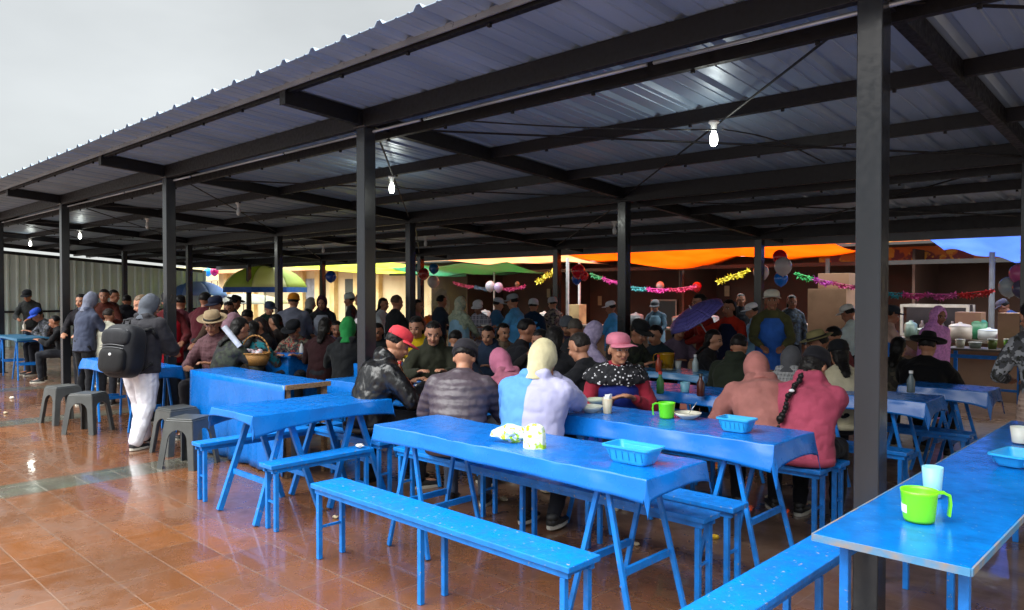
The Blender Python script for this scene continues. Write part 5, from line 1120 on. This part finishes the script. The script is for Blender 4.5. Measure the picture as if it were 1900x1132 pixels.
for a in ((1715, 12.9, .17, .12, 'low grey pot left of the pink poncho', '#8a9088'), (1690, 12.7, .09, .2, 'tall pale green canister left of the pink poncho', '#6f8478'), (1782, 12.6, .15, .2, 'cream pot right of the pink poncho', '#b9aca0'), (1835, 12.8, .14, .14, 'small white basin near the blue shirted vendor', '#c4c8c8'),
          (1815, 12.9, .12, .25, 'green container near the blue shirted vendor', '#2f7a54'), (1870, 12.7, .13, .1, 'pinkish bowl near the right edge', '#b08a98'), (1262, 12.9, .16, .2, 'dark pot behind the purple umbrella', '#4a4440'), (1180, 12.8, .15, .22, 'dented grey pot right of the middle row post', '#5e6064'),
          (1490, 12.8, .16, .14, 'white tray pot under the denim coat', '#b9b4ac'), (900, 13.1, .14, .2, 'silver pot by the striped shirt', '#7d8286'), (1010, 12.9, .13, .2, 'pale pot left of the white pole', '#a8a49c'), (1320, 12.9, .14, .22, 'small steel pot below the umbrella', '#777a7e')): pot(*a)
# framed white case behind the poncho
p = WY(1738, 640, 13.4); cs = empty('display_case', (p.x, 13.4, .885), 0, 'white framed glass case with small goods behind the pink poncho', 'case')
MB().box((0, .1, .25), (.95, .02, .5)).build('back_panel', mat('case_dark', '#2a2326', .4), cs)
mb = MB()
for s in (-1, 1):
    for q in (-1, 1): mb.box((s * .47, q * .17, .25), (.04, .04, .5))
    mb.box((0, s * .17, .48), (.9, .04, .045)); mb.box((0, s * .17, .02), (.9, .04, .04))
mb.build('frame', mat('frame_white', '#b4aaa0'), cs)
mb = MB()
for i in range(6): mb.lathe((-.36 + i * .145, 0, .04), [(.001, 0), (.04, 0), (.045, .12), (.02, .16), (.02, .2), (.001, .2)], 12)
mb.build('bottle', mat('bottle_misc', '#6a5a58', .3), cs, smooth=True)
# goods in the open middle ground
d = ray(800, 590)
p = WY(803, 620, 9.9); gt = empty('produce_stand', (p.x, 9.9, 0), 0, 'small stand piled with orange fruit behind the yellow coat', 'stand')
MB().box((0, 0, .9), (.9, .5, .04)).build('top', WOODE, gt)
mb = MB()
for s in (-1, 1):
    for q in (-1, 1): mb.box((s * .4, q * .2, .44), (.04, .04, .88))
mb.build('frame', WOODE, gt); mb = MB(); rn = random.Random(5)
for i in range(70):
    x = rn.uniform(-.4, .4); y = rn.uniform(-.2, .2); mb.ell((x, y, .95 + rn.uniform(0, .22) * (1 - abs(x) / .5)), (.042,) * 3, u=10, v=8)
mb.build('fruit', mat('fruit', '#e87818', .45), gt, smooth=True)
# blue frame rack near the counter at right
p = W(1830, 650, .8); rk = empty('blue_rack', (p.x, p.y, 0), 0, 'blue steel frame table with jars beside the pink poncho', 'table')
MB().box((0, 0, .81), (.9, .5, .03)).build('top', mat('rack_top', '#5d5148', .5), rk)
for s in (-1, 1):
    for q in (-1, 1): MB().box((s * .42, q * .22, .395), (.045, .045, .79)).build('leg', BPAINT, rk)
mb = MB(); mb.box((0, -.22, .72), (.8, .03, .05)); mb.box((0, -.22, .3), (.8, .03, .03)); mb.build('frame', BPAINT, rk)
for i, (dx, r, h, c, lb) in enumerate(((-.3, .06, .1, '#c9c4b0', 'pale stacked dishes on the blue rack'), (-.12, .08, .07, '#8c9a90', 'grey green bowl on the blue rack'), (.08, .06, .12, '#6a7a3c', 'olive jar on the blue rack'), (.28, .075, .13, '#7ccc28', 'lime green tub on the blue rack'))):
    e = empty('jar', (p.x + dx, p.y - .05, .826), 0, lb, 'jar', 'wares on the blue rack'); MB().lathe((0, 0, 0), [(.001, 0), (r * .8, 0), (r, h), (r * .94, h), (r * .74, .01), (.001, .01)], 20).build('body', mat('jar' + c, c, .35), e, smooth=True)
    MB().lathe((0, 0, h), [(r * 1.03, 0), (r * 1.03, .012), (.001, .014)], 20).build('lid', mat('jarlid' + c, '#c4c4ba', .4), e, smooth=True)
# ================================================================= FAR BUILDING (through the left gap)
bd = empty('beige_building', (-30, 20, 0), 0, 'low beige building with pilasters and grey doors beyond the shelter', 'building')
BG = mat('beige_plaster', '#d8c49a', .8, 'stain', '#c4ac80', ns=.8)
MB().box((0, .2, 1.6), (26, .3, 3.2)).build('wall', BG, bd); MB().box((0, -.25, 2.72), (26.4, 1.2, .28)).build('cornice', mat('peach', '#e8b88a', .7, 'stain', '#dca878', ns=1), bd)
for px in (618, 662, 700, 590, 560, 470, 420):
    q = WY(px, 560, 19.9); MB().box((q.x + 30, -.06, 1.3), (.38, .22, 2.58)).build('pilaster', mat('pil', '#e0c88e', .7, 'stain', '#caa868', ns=2), bd)
q = WY(646, 570, 19.9); MB().box((q.x + 30, .03, 1.1), (.8, .06, 2.1)).build('door', mat('gdoor', '#4a4e44', .6), bd)
q = WY(580, 545, 19.9); MB().box((q.x + 30, .03, 1.7), (1.9, .06, 1.0)).build('shutter', mat('gshut', '#76787a', .6, 'stain', '#93959a', ns=3), bd)
q = WY(500, 570, 19.9); MB().box((q.x + 30, .03, 1.3), (1.6, .06, 1.6)).build('shutter', mat('gshut2', '#8f8468', .7), bd)
bw = empty('pale_wall', (-40, 24, 0), 0, 'pale yellow wall with a railing far behind the light blue parasol', 'wall')
MB().box((-6, 0, 1.7), (30, .3, 3.4)).build('wall', mat('paleyel', '#d8d8a0', .8, 'stain', '#c8c0a0', ns=.6), bw)
mb = MB()
for i in range(30): mb.box((-20 + i * .9, -.3, 1.9), (.04, .04, .8))
mb.box((-6, -.3, 2.3), (28, .05, .05)); mb.box((-6, -.3, 1.5), (28, .05, .05)); mb.build('railing', mat('rail_red', '#8a5a58', .6), bw)
# closing wall beyond, seen past the right edge
bx = empty('right_wall', (6, 12, 0), 0, 'plain tan wall beyond the right end of the stalls', 'wall')
MB().box((0, 3, 1.3), (.2, 10, 2.6)).build('wall', BG, bx)
print('objects', len(bpy.data.objects), 'faces', sum(len(m_.polygons) for m_ in bpy.data.meshes))

p = WY(812, 572, 9.95); m = bpy.data.materials.new('steam'); m.use_nodes = True; n_ = m.node_tree; n_.nodes.remove(n_.nodes['Principled BSDF'])
v_ = n_.nodes.new('ShaderNodeVolumePrincipled'); v_.inputs['Color'].default_value = (.85, .85, .92, 1); v_.inputs['Anisotropy'].default_value = .2
no = n_.nodes.new('ShaderNodeTexNoise'); no.inputs['Scale'].default_value = 4; r_ = n_.nodes.new('ShaderNodeMapRange'); r_.inputs[1].default_value = .45; r_.inputs[2].default_value = .75; r_.inputs[4].default_value = 4.5
n_.links.new(no.outputs[0], r_.inputs[0]); n_.links.new(r_.outputs[0], v_.inputs['Density']); n_.links.new(v_.outputs[0], n_.nodes['Material Output'].inputs['Volume'])
mb = MB(); mb.ell((0, 0, 0), (.26, .22, .42), None, 20, 14, lambda v: Vector((v.x * (1 + .35 * v.z) + .2 * v.z * v.z, v.y, v.z)))
tag(mb.build('steam', m, loc=p), 'pale steam rising from the fruit stand in the middle of the market', 'steam', kind='stuff')
